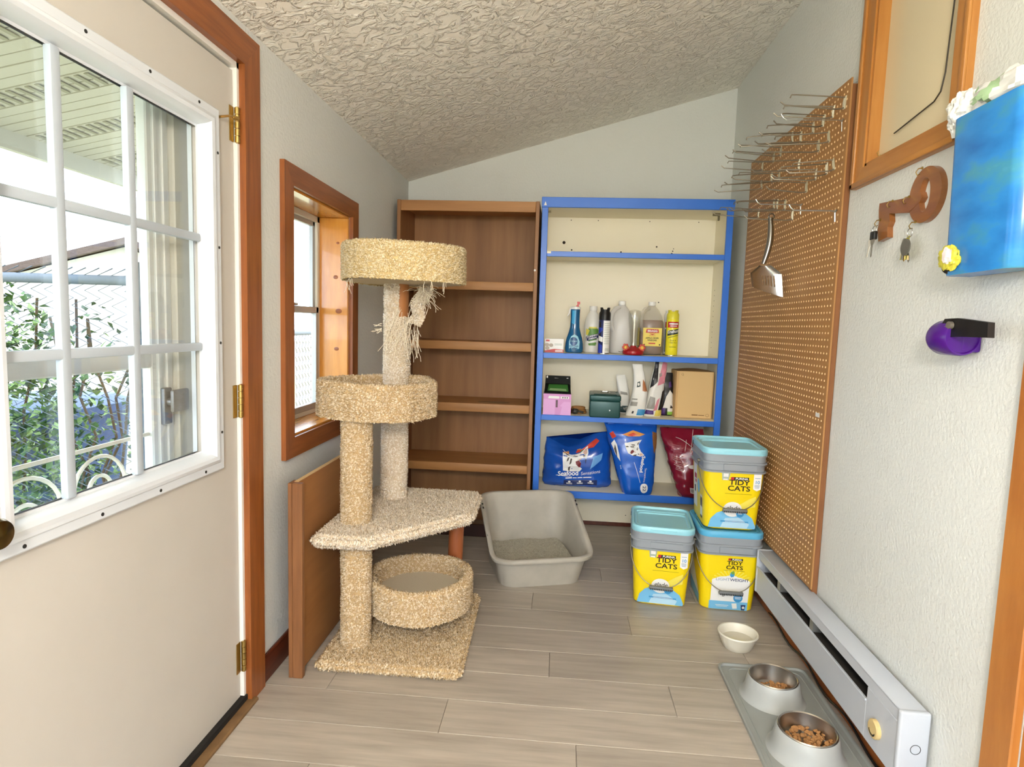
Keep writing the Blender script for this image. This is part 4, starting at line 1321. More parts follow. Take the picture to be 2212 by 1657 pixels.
# ------------------------------------------------------------------ litter box
lbx = thing('litter_box', 'grey high-backed plastic cat litter box on the floor', 'litter box', (-.03, 2.905, 0), math.radians(17))
M_lb = mat('grey_litter_plastic', '#bdb8ac', .5, var=('#a39e93', 9, .25))
b = MB()
LW, LD = .5, .5
def lz(y):
    t = min(1, max(0, (y + LD / 2 - .05) / (LD * .72)))
    return .158 + .2 * (t * t * (3 - 2 * t) * .35 + t * .65)
base_o, top_o = rrect(.42, .42, .08, 8), rrect(LW, LD, .1, 8)
rings = []
for v in (0, .05, .25, .5, .75, .97):
    rings.append([(bx_ * (1 - v) + tx * v, by * (1 - v) + ty * v, v * lz(ty)) for (bx_, by), (tx, ty) in zip(base_o, top_o)])
def offs(s, dz): return [(tx * (1 + s / LW * 2), ty * (1 + s / LD * 2), lz(ty) + dz) for tx, ty in top_o]
rings += [offs(.006, -.022), offs(.016, -.022), offs(.02, -.016), offs(.02, -.004), offs(.012, .003), offs(.0, .001), offs(-.006, -.006)]
for v in (.8, .5, .2, .06):
    rings.append([((bx_ * (1 - v) + tx * v) * .975, (by * (1 - v) + ty * v) * .975, v * lz(ty) + .004) for (bx_, by), (tx, ty) in zip(base_o, top_o)])
b.loops(rings)
for i in range(len(b.v)):
    x, y_, z = b.v[i]
    b.v[i] = (x, y_ + LD / 2 - .0, z)
b.build('tub', M_lb, lbx, smooth=50)
for s in (-1, 1):
    for yy in (.15, .175, .33, .355):
        ty = yy - LD / 2
        z = lz(ty) + .0032
        Ms = Matrix.Translation((s * (LW / 2 + .012), yy, z)) @ Matrix.Rotation(-math.atan(.2 / .36) * -1, 4, 'X')
        MB().box(-.0035, .0035, -.006, .006, -.001, .0008, Ms).build('rim_slot', M_black, lbx)
lt = MB()
def lsurf(u, v):
    x, y_ = -.2 + .4 * u, -.2 + .4 * v
    r_ = max(abs(x), abs(y_)) / .2
    return (x, y_ + LD / 2, .083 + .012 * noise.noise((x * 9, y_ * 9, 0)) + .012 * v - .012 * max(0, r_ - .8))
lt.grid(lsurf, 40, 40)
for i in range(5200):
    u, v = random.random(), random.random()
    p = Vector(lsurf(u, v)) + Vector((0, 0, .0008))
    s = random.uniform(.0018, .0042)
    Ms = Matrix.Translation(p) @ Matrix.Rotation(random.uniform(0, 3), 4, 'Z') @ Matrix.Rotation(random.uniform(0, 3), 4, 'X')
    lt.add([(s, 0, 0), (-s, 0, 0), (0, s, 0), (0, -s, 0), (0, 0, s), (0, 0, -s)], [(0, 2, 4), (2, 1, 4), (1, 3, 4), (3, 0, 4), (2, 0, 5), (1, 2, 5), (3, 1, 5), (0, 3, 5)], Ms)
o = lt.build('cat_litter', mat('clay_litter', '#b9b5a6', .95, var=('#8f8b7c', 60, .2)), smooth=None, loc=(-.03, 2.905, 0), rotz=math.radians(17))
tag(o, 'grey clay cat litter spread in the litter box', 'cat litter', kind='stuff')
# ------------------------------------------------------------------ litter buckets
M_ye = mat('bucket_yellow', '#f5d90f', .35)
M_gr = mat('bucket_grey', '#959ca3', .4)
M_li = mat('bucket_lid_aqua', '#9bdaea', .35)
M_lib = mat('bucket_lid_blue', '#5db4de', .35)
M_sk = mat('print_sky_blue', '#79c0ea', .35)
M_skd = mat('print_mid_blue', '#3f97d0', .4)
M_wh = mat('print_white', '#f0f0ee', .4)
M_bk1 = mat('print_black', '#231d14', .5)
M_dy = mat('print_pale_yellow', '#f3e35c', .4)
M_rd = mat('print_red', '#c02a2c', .4)
M_gy = mat('print_grey', '#a8b5a8', .4)
M_bail = mat('bail_wire', '#8b8676', .4, .7)
BH = .385
def bucket(label, loc, rz, kind, lid_mat):
    t = thing('litter_bucket', label, 'bucket', loc, rz, 'litter buckets beside the pegboard')
    def wd(z): return .238 + .036 * z / .3, .292 + .036 * z / .3
    b = MB()
    rings = []
    for z, s in ((0, -.012), (.006, 0), (.05, 0), (.15, 0), (.25, 0), (.285, 0)):
        w_, d_ = wd(z)
        rings.append(ring(rrect(w_ + s, d_ + s, .04), z))
    b.loops(rings)
    b.build('body', M_ye if kind == 'glade' else M_ye, t)
    b = MB()
    rings = []
    for z, s in ((.272, .004), (.272, .016), (.279, .018), (.281, .004), (.312, .006), (.314, .02), (.321, .02), (.323, .008), (.35, .01), (.351, .018), (.356, .018), (.357, .012), (.366, .012)):
        rings.append(ring(rrect(.272 + s, .326 + s, .045), z))
    b.loops(rings)
    b.build('collar', M_gr, t)
    # collar stiffeners
    b = MB()
    b.box(-.055, .09, -.1715, -.166, .283, .312); b.m = 0
    b.build('front_rib', M_gr, t)
    # lid with hinged flap
    b = MB()
    W2, D2 = .288, .342
    b.loops([ring(rrect(W2, D2, .05), .354), ring(rrect(W2 + .004, D2 + .004, .05), .358), ring(rrect(W2 + .004, D2 + .004, .05), .378), ring(rrect(W2 - .004, D2 - .004, .048), .384), ring(rrect(W2 - .02, D2 - .02, .042), .384), ring(rrect(W2 - .028, D2 - .028, .04), .374)])
    ld = b.build('lid', lid_mat, t)
    b = MB()
    b.loops([[(x, y - .035, z) for x, y, z in ring(rrect(W2 - .034, D2 - .115, .035), .374)], [(x, y - .035, z) for x, y, z in ring(rrect(W2 - .034, D2 - .115, .035), .381)], [(x, y - .035, z) for x, y, z in ring(rrect(W2 - .05, D2 - .135, .03), .381)], [(x, y - .035, z) for x, y, z in ring(rrect(W2 - .06, D2 - .145, .028), .375)]])
    b.rbox(-W2 / 2 + .025, W2 / 2 - .025, .085, .1, .373, .3835, .003, 1)
    b.build('flap', lid_mat, ld)
    if kind == 'glade':
        b = MB(); b.prism([(-.06, .0), (.06, .0), (.045, -.013), (-.045, -.013)], D2 / 2 + .0022, D2 / 2 + .008, Matrix(((1, 0, 0, 0), (0, 0, -1, 0), (0, 1, 0, .372), (0, 0, 0, 1)))); b.build('pull_tab', lid_mat, ld)
    MB().box(-W2 / 2 - .0035, -W2 / 2 + .004, .09, .1, .352, .37).build('hinge_slot', M_black, ld)
    # printing on the front: slight slope follows the taper
    def fm(e):
        return lambda x, z: (x, -wd(z)[1] / 2 - .0004 - e, z)
    def rect(mb, x0, x1, z0, z1, e): mb.poly([(x0, z0), (x1, z0), (x1, z1), (x0, z1)], fm(e))
    def side(e): return lambda y, z: (-wd(z)[0] / 2 - .0004 - e, y, z)
    p = MB()
    mats_ = [M_sk, M_wh, M_bk1, M_dy, M_rd, M_gy, M_skd, mat('print_navy', '#1d2f66', .4), mat('print_green', '#7fae4a', .4), mat('print_soft_blue', '#b7dcf2', .4), mat('print_steel', '#8fa3c0', .4)]
    if kind == 'glade':
        p.m = 3; p.poly([(-.0, .09), (.1, .115), (.1, .165), (.07, .15), (.02, .115)], fm(.0002))
        p.m = 0; p.poly([(-.105, .008), (.105, .008), (.108, .02), (.09, .06), (.06, .082), (.02, .094), (-.03, .094), (-.07, .078), (-.095, .05)], fm(.0005))
        p.m = 9; p.poly([(-.05, .008), (.07, .008), (.08, .03), (.03, .06), (-.03, .055)], fm(.0007))
        p.m = 1; p.poly([(.0 + .042 * math.cos(a), .098 + .036 * math.sin(a)) for a in [i * PI / 12 for i in range(24)]], fm(.001))
        p.m = 6; p.poly([(.035 + .017 * math.cos(a), .078 + .017 * math.sin(a)) for a in [i * PI / 10 for i in range(20)]], fm(.0014))
        p.m = 6; rect(p, -.05, .075, .036, .043, .0012)
        p.m = 1; rect(p, -.03, .06, .0385, .0405, .0015); rect(p, .026, .044, .077, .08, .0017)
        p.m = 1; p.text('PURINA', .0135, lambda x, z: fm(.0022)(x * 1.15 + .03, z + .2455), bold=.0004)
        p.m = 2
        p.text('TIDY', .033, lambda x, z: fm(.0014)(x * 1.25 + .021, z + .226), bold=.0006)
        p.text('CATS', .033, lambda x, z: fm(.0014)(x * 1.25 + .021, z + .198), bold=.0006)
        p.text('glade', .03, lambda x, z: fm(.002)(x + .003 + .2 * z, z + .104))
        rect(p, -.04, .08, .1725, .1735, .0012)
        p.m = 2; rect(p, -.013, .062, .238, .2525, .001); p.m = 4; rect(p, -.018, -.004, .2385, .252, .0014)
        p.m = 5; p.poly([(-.06, .272), (-.022, .272), (-.028, .236), (-.056, .236)], fm(.001))
        p.m = 1; rect(p, -.052, -.03, .252, .268, .0014); rect(p, -.052, -.032, .237, .243, .0014)
        p.m = 1; p.poly([(.083, .272), (.117, .272), (.117, .2), (.1, .191), (.083, .2)], fm(.001))
        p.m = 6; p.text('10', .022, lambda x, z: fm(.0015)(x + .1, z + .232), bold=.0004)
        p.m = 10
        for k, (w_, z) in enumerate(((.012, .25), (.011, .217), (.011, .211), (.009, .205))): rect(p, .1 - w_, .1 + w_, z, z + .0028, .0014)
    else:
        p.m = 0; rect(p, -.085, .09, .004, .045, .0005)
        p.m = 1; p.poly([(-.08, .045), (.09, .045), (.093, .15), (.05, .165), (0, .17), (-.045, .165), (-.078, .15)], fm(.0007))
        p.m = 3
        for k in range(15):
            a = math.radians(12 + k * 11.2)
            c0, c1 = .03, .095
            p.poly([(.01 + c0 * math.cos(a - .03), .13 + c0 * math.sin(a - .03)), (.01 + c1 * math.cos(a - .035), .13 + c1 * .75 * math.sin(a - .035)), (.01 + c1 * math.cos(a + .035), .13 + c1 * .75 * math.sin(a + .035)), (.01 + c0 * math.cos(a + .03), .13 + c0 * math.sin(a + .03))], fm(.0004))
        p.m = 1; p.poly([(.01 + .045 * math.cos(a), .135 + .04 * math.sin(a)) for a in [i * PI / 12 for i in range(13)]], fm(.001))
        p.m = 6; p.poly([(.006, .165), (.018, .168), (.022, .182), (.016, .196), (.004, .19), (0, .175)], fm(.0014))
        p.m = 8; p.poly([(.008, .18), (.02, .18), (.02, .19), (.015, .197), (.004, .19)], fm(.0017))
        p.m = 1; p.text('PURINA', .0105, lambda x, z: fm(.0022)(x * 1.15 + .026, z + .2522), bold=.0004)
        p.m = 2
        p.text('TIDY', .025, lambda x, z: fm(.0014)(x * 1.25 + .018, z + .234), bold=.0005)
        p.text('CATS', .025, lambda x, z: fm(.0014)(x * 1.25 + .018, z + .212), bold=.0005)
        p.text('glade', .028, lambda x, z: fm(.002)(x + .003 + .2 * z, z + .083))
        rect(p, -.03, .065, .197, .198, .0012)
        p.m = 2; rect(p, -.008, .053, .2465, .2575, .001); p.m = 4; rect(p, -.012, -.001, .247, .257, .0014)
        p.m = 10; p.text('LIGHT', .019, lambda x, z: fm(.0015)(x * 1.2 - .03, z + .152))
        p.m = 7; p.text('WEIGHT', .019, lambda x, z: fm(.0015)(x * 1.15 + .045, z + .152), bold=.0002)
        p.m = 6; p.poly([(.045 + .021 * math.cos(a), .064 + .021 * math.sin(a)) for a in [i * PI / 10 for i in range(20)]], fm(.0014))
        p.m = 1; rect(p, .03, .06, .067, .07, .0017); rect(p, .032, .058, .06, .063, .0017)
        rect(p, -.055, .005, .024, .0265, .0012); rect(p, -.05, .0, .018, .02, .0012)
        p.poly([(.018, .036), (.04, .038), (.044, .012), (.024, .01)], fm(.0012))
        p.m = 7; p.poly([(.06, .032), (.082, .033), (.078, .006), (.063, .006)], fm(.0012))
        p.m = 1; p.poly([(.072 + .006 * math.cos(a), .019 + .006 * math.sin(a)) for a in [i * PI / 6 for i in range(12)]], fm(.0016))
    p.build('front_print', mats_, t, smooth=None)
    p = MB()
    if kind == 'glade':
        p.m = 1; p.poly([(.02, .05), (.1, .05), (.1, .265), (.02, .265)], side(.0004))
        p.m = 4; p.poly([(.03, .19), (.075, .19), (.075, .215), (.03, .215)], side(.0009)); p.poly([(.03, .17), (.06, .17), (.06, .185), (.03, .185)], side(.0009))
        p.m = 0; p.poly([(-.02 + .028 * math.cos(a), .17 + .035 * math.sin(a)) for a in [i * PI / 10 for i in range(20)]], side(.0008))
        p.m = 2; p.poly([(.05, .12), (.075, .12), (.08, .15), (.055, .155)], side(.0009))
        p.m = 1; p.poly([(-.1, .04), (-.055, .04), (-.055, .14), (-.1, .14)], side(.0006))
        p.m = 2
        for k in range(9): p.poly([(-.096 + k * .0042, .085), (-.096 + k * .0042 + (.0022 if k % 3 else .003), .085), (-.096 + k * .0042 + (.0022 if k % 3 else .003), .13), (-.096 + k * .0042, .13)], side(.001))
        p.poly([(-.1, .03), (-.06, .03), (-.06, .042), (-.1, .042)], side(.001))
    else:
        p.m = 0; p.poly([(-.1, .006), (.1, .006), (.1, .07), (-.1, .05)], side(.0004))
        p.m = 1; p.poly([(-.1, .05), (.1, .07), (.1, .2), (.02, .17), (-.05, .1)], side(.0004))
        p.m = 10
        for k in range(6): p.poly([(-.03 + k * .012, .19), (-.024 + k * .012, .19), (-.024 + k * .012, .26), (-.03 + k * .012, .26)], side(.0006))
    p.build('side_print', mats_, t, smooth=None)
    # bail with grip
    b = MB()
    pts = []
    for i in range(29):
        a = PI * i / 28
        pts.append((-.147 * math.cos(a), -.05 - .145 * math.sin(a) ** .7, .3 - .195 * math.sin(a) ** .8))
    b.tube(pts, .0022, 6)
    for s in (-1, 1): b.cyl((s * .137, -.05, .3), (s * .15, -.05, .3), .008, n=12)
    bl_ = b.build('bail', M_bail, t)
    b = MB(); b.rbox(-.055, .055, -.205, -.186, .096, .114, .006, 2)
    b.m = 1
    for k in range(13): b.box(-.048 + k * .008, -.045 + k * .008, -.2055, -.19, .097, .105)
    b.build('grip', [mat('grip_grey', '#6d7072', .5), M_black], bl_)
    return t
bucket('yellow litter bucket with an aqua lid standing on the floor, left of the stack', (.529, 2.955, 0), math.radians(-6), 'glade', M_li)
bucket('yellow and white lightweight litter bucket, bottom of the stack of two', (.829, 2.95, 0), math.radians(-1.5), 'light', M_lib)
bucket('yellow litter bucket with an aqua lid, top of the stack of two', (.825, 2.96, .3855), math.radians(-1.5), 'glade', M_li)

# ------------------------------------------------------------------ things on the upper blue shelf
Z2 = 1.1432
def frontY(x0, y, z0):
    return lambda x, z: (x0 + x, y, z0 + z)
# small red and white carton
t = thing('small_carton', 'small white and red carton at the left end of the upper shelf', 'box', (-.035, 3.7, Z2))
MB().rbox(-.058, .055, -.035, .035, 0, .082, .001, 1).build('carton', M_wh, t)
p = MB(); fy_ = frontY(0, -.0353, 0)
p.poly([(-.058, 0), (.055, 0), (.055, .018), (0, .022), (-.058, .01)], fy_)
p.poly([(-.052, .065), (-.03, .065), (-.03, .076), (-.052, .076)], frontY(0, -.0355, 0))
p.m = 1
for z_ in (.004, .011): p.poly([(.005, z_), (.05, z_), (.05, z_ + .004), (.005, z_ + .004)], frontY(0, -.0357, 0))
p.m = 2
for z in (.05, .043): p.poly([(.0, z), (.045, z), (.045, z + .003), (.0, z + .003)], fy_)
p.m = 3
for cx, cz in ((-.045, .045), (-.02, .043), (-.042, .025)): p.poly([(cx + .013 * math.cos(a), cz + .011 * math.sin(a)) for a in [i * PI / 8 for i in range(16)]], frontY(0, -.0356 - cx * .002, 0))
p.build('print', [M_rd, M_wh, M_gy, mat('print_taupe', '#b9aca0', .5)], t, smooth=None)

def bottle_rings(prof, n=28, p=2.0):
    """prof (rx, ry, z); superellipse power p"""
    out = []
    for rx, ry, z in prof:
        r_ = []
        for i in range(n):
            a = 2 * PI * i / n
            c_, s_ = math.cos(a), math.sin(a)
            r_.append((rx * math.copysign(abs(c_) ** (2 / p), c_), ry * math.copysign(abs(s_) ** (2 / p), s_), z))
        out.append(r_)
    return out
# blue dish spray
t = thing('spray_bottle', 'curvy blue dish-spray bottle with a red nozzle', 'spray bottle', (.083, 3.7, Z2))
MB().loops(bottle_rings([(.045, .03, 0), (.053, .036, .006), (.055, .038, .03), (.053, .037, .06), (.047, .033, .09), (.036, .027, .125), (.029, .024, .155), (.027, .023, .2), (.028, .024, .235), (.029, .025, .262)])).build('body', mat('blue_soap', '#0d5a8c', .12, coat=.5), t)
b = MB(); b.loops(bottle_rings([(.031, .026, .262), (.032, .027, .268), (.03, .026, .275), (.02, .02, .279)])); b.tube([(-.026, 0, .268), (-.034, -.004, .255), (-.036, -.006, .235), (-.046, -.01, .222)], [.007, .006, .005, .003], 8); b.build('collar_and_trigger', M_wh, t)
b = MB(); b.prism([(-.004, 0), (.018, 0), (.014, .012), (.022, .014), (.022, .03), (.004, .03), (.006, .014)], -.008, .008, Matrix(((1, 0, 0, .004), (0, 0, 1, 0), (0, 1, 0, .278), (0, 0, 0, 1)))); b.build('nozzle', M_rd, t)
def onb(prof_r, e=.001):
    def f(x, z):
        # x as arc-length on an elliptical bottle
        rx, ry = prof_r(z)
        a = x / rx
        return (rx * math.sin(a) * (1 + e / rx), -ry * math.cos(a) - e, z)
    return f
pr_ = lambda z: (np.interp(z, [0, .03, .06, .09, .125, .155, .2, .26], [.045, .055, .053, .047, .036, .029, .027, .029]), np.interp(z, [0, .03, .06, .09, .125, .155, .2, .26], [.03, .038, .037, .033, .027, .024, .023, .025]))
p = MB(); fb = onb(pr_)
p.poly([(-.032, .03), (-.02, .015), (.02, .012), (.032, .03), (.034, .07), (.02, .1), (0, .113), (-.02, .1), (-.034, .07)], fb)
p.m = 1; p.poly([(.024 * math.cos(a) - .004, .07 + .026 * math.sin(a)) for a in [i * PI / 9 for i in range(18)]], onb(pr_, .0016))
p.m = 0; p.text('Dawn', .018, lambda x, z: onb(pr_, .0022)(x - .004, z + .072))
p.m = 1; p.poly([(-.03, .04), (.025, .04), (.025, .044), (-.03, .044)], onb(pr_, .0016)); p.poly([(-.025, .028), (.02, .028), (.02, .032), (-.025, .032)], onb(pr_, .0016))
p.m = 2; p.poly([(-.02, .18), (-.002, .17), (.002, .19), (.004, .255), (-.02, .255)], onb(pr_, .001))
p.build('label', [mat('label_ice', '#9fd4e6', .3), mat('label_deep_blue', '#134f86', .3), mat('label_cyan', '#2f9ed4', .3)], t, smooth=None)
# white bottle with green label
t = thing('cleaner_bottle', 'white plastic cleaner bottle with a green and yellow label', 'bottle', (.197, 3.83, Z2))
MB().loops(bottle_rings([(.046, .04, 0), (.053, .046, .005), (.054, .047, .03), (.053, .046, .14), (.054, .047, .165), (.048, .042, .2), (.034, .031, .235), (.022, .022, .258), (.02, .02, .265)], p=2.4)).build('body', mat('white_hdpe', '#e5e4df', .35), t)
MB().lathe([(.023, .262), (.024, .264), (.024, .286), (.022, .289), (.0001, .289)], 24).build('cap', M_wh, t)
prw = lambda z: (.0545, .0475)
p = MB(); p.poly([(-.045, .045), (.045, .045), (.045, .15), (-.045, .15)], onb(prw))
p.m = 1; p.poly([(-.045, .15), (.045, .15), (.045, .16), (-.045, .16)], onb(prw)); p.poly([(-.045, .11), (-.03, .11), (-.02, .14), (-.045, .15)], onb(prw, .0013))
p.m = 2; p.poly([(-.045, .07), (.045, .095), (.045, .125), (-.045, .1)], onb(prw, .0016))
p.m = 3; p.text('CLEANING', .0145, lambda x, z: onb(prw, .0022)(x, z + .105 + x * .28), bold=.0004); p.text('VINEGAR', .0125, lambda x, z: onb(prw, .0022)(x, z + .09 + x * .28), bold=.0004); p.poly([(-.04, .055), (.04, .07), (.04, .085), (-.04, .066)], onb(prw, .0017))
p.build('label', [mat('label_green', '#5f8f3d', .4), mat('label_lemon', '#e3d75f', .4), mat('label_navy', '#2a2d63', .4), M_wh], t, smooth=None)
# black-capped aerosol
def aerosol(label, x, y, r, h, cap_h, body_m, cap_m, pf, z0=Z2, capname='cap'):
    t = thing('aerosol_can', label, 'aerosol can', (x, y, z0))
    MB().lathe([(r * .94, 0), (r, .004), (r, h - cap_h - .006), (r * .95, h - cap_h)], 28).build('can', body_m, t)
    MB().lathe([(r * 1.01, .0), (r * 1.01, .005), (r * .98, .007)], 28).build('bottom_rim', M_chrome, t)
    b = MB()
    b.loops([[(r * 1.0 * s * math.cos(a), r * 1.0 * s * math.sin(a), h - cap_h + zf * cap_h - (0.16 * cap_h * (1 if abs(math.cos(a)) < .55 else 0) if zf == 1 else 0)) for a in [2 * PI * i / 28 for i in range(28)]] for s, zf in ((1, 0), (1.0, .55), (.82, .72), (.86, 1), (.7, 1), (.66, .7), (.3, .7))])
    b.build(capname, cap_m, t)
    p = MB(); pf(p, onb(lambda z: (r, r)), lambda e: onb(lambda z: (r, r), e))
    p.build('label', pf.mats, t, smooth=None)
    return t
def pf1(p, f0, fe):
    p.poly([(-.037, .02), (-.024, .02), (-.024, .19), (-.037, .19)], f0)
    p.m = 1; p.poly([(-.008, .006), (.04, .006), (.04, .2), (-.008, .2)], f0)
    p.m = 2; p.poly([(-.04, .005), (-.012, .005), (-.012, .05), (-.04, .07)], fe(.0014)); p.poly([(-.04, .115), (-.012, .14), (-.012, .155), (-.04, .16)], fe(.0014))
    p.m = 1; p.poly([(-.04, .08), (-.01, .07), (-.01, .1), (-.04, .11)], fe(.0016))
    p.m = 3
    for k in range(12): p.poly([(-.002, .06 + k * .011), (.034, .06 + k * .011), (.034, .063 + k * .011), (-.002, .063 + k * .011)], fe(.0016))
    for k in range(8): p.poly([(.006 + k * .0033, .018), (.0075 + k * .0033, .018), (.0075 + k * .0033, .035), (.006 + k * .0033, .035)], fe(.0016))
pf1.mats = [M_bk1, M_wh, mat('label_royal_blue', '#2b3fae', .35), M_gy]
aerosol('black-capped aerosol can with a white and blue label', .262, 3.72, .0345, .278, .075, mat('can_navy', '#20275c', .3), M_black, pf1)
# empty milk jug
M_milk = milky_mat('milky_plastic', '#f1f0ee', .6)
t = thing('milk_jug', 'empty translucent gallon jug with a white cap, left of the vinegar jug', 'jug', (.372, 3.82, Z2))
def jug_body(mt, parent, h=.3, name='body'):
    b = MB()
    b.loops(bottle_rings([(.06, .06, 0), (.07, .07, .006), (.074, .074, .02), (.074, .074, .17), (.072, .072, .2), (.06, .06, .24), (.04, .04, .275), (.022, .022, .295), (.019, .019, h + .008)], p=3))
    b.build(name, mt, parent)
    b = MB()
    b.tube([(-.018, -.03, .285), (-.045, -.048, .275), (-.064, -.058, .25), (-.07, -.062, .21), (-.064, -.06, .165), (-.05, -.055, .14)], [.012, .014, .014, .013, .013, .012], 12)
    b.build('handle', mt, parent)
jug_body(M_milk, t)
MB().lathe([(.022, .3), (.0225, .302), (.0225, .322), (.021, .324), (.0001, .324)], 24).build('cap', M_wh, t)
# vinegar jug
t = thing('vinegar_jug', 'clear jug of brown apple cider vinegar with a yellow label', 'jug', (.552, 3.81, Z2))
M_cl = milky_mat('clear_pet', '#ddd6c8', .3)
jug_body(M_cl, t)
MB().lathe([(.022, .3), (.0225, .302), (.0225, .322), (.021, .324), (.0001, .324)], 24).build('cap', M_wh, t)
MB().loops(bottle_rings([(.057, .057, .004), (.067, .067, .01), (.0715, .0715, .022), (.0715, .0715, .17), (.069, .069, .2), (.064, .064, .212)], p=3)).build('vinegar', mat('vinegar_brown', '#6b3d2a', .25), t)
p = MB(); ff = lambda e: (lambda x, z: (x, -.0745 - e, z))
p.poly([(-.055, .055), (.055, .055), (.056, .165), (-.056, .165)], ff(.0006))
p.m = 1; p.poly([(-.04, .135), (.04, .135), (.035, .158), (-.035, .158)], ff(.0012)); p.poly([(-.02, .13), (.02, .13), (.0, .122)], ff(.0012)); p.poly([(-.02, .068), (.02, .068), (.02, .075), (-.02, .075)], ff(.0012))
p.m = 2; p.text('BRAGG', .018, lambda x, z: ff(.0018)(x, z + .146), bold=.0004)
p.m = 1; p.text('ORGANIC', .009, lambda x, z: ff(.0018)(x, z + .118))
p.m = 3; p.text('APPLE CIDER', .0135, lambda x, z: ff(.0018)(x * 1.0, z + .103), bold=.0003); p.text('VINEGAR', .0135, lambda x, z: ff(.0018)(x, z + .09), bold=.0003)
p.poly([(-.05, .06), (-.042, .06), (-.042, .067), (-.05, .067)], ff(.0012)); p.poly([(.042, .06), (.05, .06), (.05, .068), (.042, .068)], ff(.0012))
p.build('label', [mat('label_yellow', '#ead25a', .4), M_rd, M_wh, M_bk1], t, smooth=None)
p = MB(); p.poly([(-.055, .055), (.04, .055), (.04, .165), (-.055, .165)], lambda y, z: (-.0751, y, z)); p.build('side_label', MATS['label_yellow'], t, smooth=None)
# hummingbird feeder
t = thing('hummingbird_feeder', 'glass hummingbird feeder with a red base and flower ports', 'feeder', (.435, 3.68, Z2))
M_fr = mat('feeder_red', '#a3121f', .25)
MB().lathe([(.04, 0), (.058, .003), (.064, .012), (.062, .024), (.048, .036), (.026, .044), (.018, .05), (.018, .056)], 32).build('base', M_fr, t)
MB().lathe([(.017, .05), (.018, .07), (.022, .1), (.03, .16), (.036, .215), (.037, .25), (.033, .262), (.02, .268), (.0001, .27)], 32).build('glass_bottle', glass_mat('feeder_glass', (.93, .94, .93), .16, .04), t)
for s in (-1, 1):
    b = MB()
    for k in range(6):
        a = k * PI / 3
        b.sphere((s * .048 + .015 * math.cos(a) * .9, -.032, .046 + .015 * math.sin(a)), .0085, 8, sy=.5)
    b.m = 1; b.sphere((s * .048, -.037, .046), .011, 10, sy=.5)
    b.build('flower_port', [mat('flower_red', '#c63a2a', .4), mat('flower_yellow', '#e8b54a', .4)], t)
    MB().tube([(s * .05, -.01, .02), (s * .075, -.02, .016), (s * .088, -.03, .02)], .0022, 6).build('perch', mat('perch_metal', '#7e7a74', .4, .6), t)
# dusting spray
def pf2(p, f0, fe):
    p.poly([(-.036, .17), (.036, .17), (.036, .205), (-.036, .205)], f0)
    p.m = 1; p.poly([(-.026, .188), (.028, .188), (.028, .197), (-.026, .197)], fe(.0014)); p.poly([(-.02, .177), (.02, .177), (.02, .182), (-.02, .182)], fe(.0014))
    p.m = 2; p.poly([(-.036, .12), (.036, .135), (.036, .165), (-.036, .15)], f0)
    p.m = 1; p.text('Endust', .026, lambda x, z: fe(.0016)(x, z + .147 + x * .15), bold=.0006)
    p.m = 3; p.poly([(-.03, .112), (.036, .13), (.036, .126), (-.03, .105)], fe(.0014))
    p.m = 2; p.text('Dust &', .013, lambda x, z: fe(.0016)(x, z + .094)); p.text('Clean Fast', .011, lambda x, z: fe(.0016)(x, z + .08))
    p.m = 3; p.poly([(-.02, .052), (.02, .052), (.02, .056), (-.02, .056)], fe(.0012))
pf2.mats = [M_rd, M_wh, mat('label_charcoal', '#2e3b34', .4), mat('label_olive', '#9c9a22', .4)]
aerosol('bright yellow dusting spray can at the right of the upper shelf', .672, 3.75, .0365, .275, .055, mat('can_yellow', '#efe22c', .3), mat('cap_yellow', '#e3d83a', .35), pf2)
def pf3(p, f0, fe):
    p.poly([(-.036, .17), (.036, .17), (.036, .205), (-.036, .205)], f0)
    p.m = 1; p.poly([(-.036, .02), (.036, .02), (.036, .16), (-.036, .16)], f0)
pf3.mats = [M_rd, mat('label_slate_blue', '#6c8097', .4)]
aerosol('white and slate-blue spray can half hidden behind the yellow can', .675, 3.86, .0355, .275, .055, M_wh, M_wh, pf3)

# ------------------------------------------------------------------ things on the middle blue shelf
Z3 = .7722
t = thing('pink_carton', 'pink cardboard carton at the left end of the middle shelf', 'box', (-.006, 3.67, Z3))
M_pk = mat('pink_card', '#d99ad2', .5)
MB().rbox(-.083, .083, -.06, .06, 0, .126, .001, 1).build('carton', M_pk, t)
p = MB(); f0 = lambda e: (lambda x, z: (x, -.0602 - e, z))
p.poly([(-.055, .098), (.012, .098), (.012, .112), (-.05, .114)], f0(.0003)); p.poly([(.02, .098), (.07, .098), (.07, .112), (.02, .112)], f0(.0003))
p.m = 1; p.poly([(-.008, .045), (.004, .045), (.004, .09), (-.008, .09)], f0(.0003))  # narrow brown strip on the carton front
p.m = 2; p.poly([(-.083, 0), (-.012, 0), (-.012, .09), (-.083, .095)], f0(.0002)); p.poly([(.02, .0), (.083, 0), (.083, .08), (.04, .08), (.018, .055), (.03, .05)], f0(.0002))
p.m = 1
for k in range(3): p.poly([(.03 + k * .013, .101), (.037 + k * .013, .101), (.037 + k * .013, .109), (.03 + k * .013, .109)], f0(.0008))
p.build('print', [M_wh, mat('card_brown', '#6d5560', .6), mat('pink_card_pale', '#e3abdf', .5)], t, smooth=None)
t = thing('green_package', 'black and green food package resting on the pink carton', 'package', (-.006, 3.675, Z3 + .1265))
M_gk = mat('package_black', '#101311', .65, spec=.2)
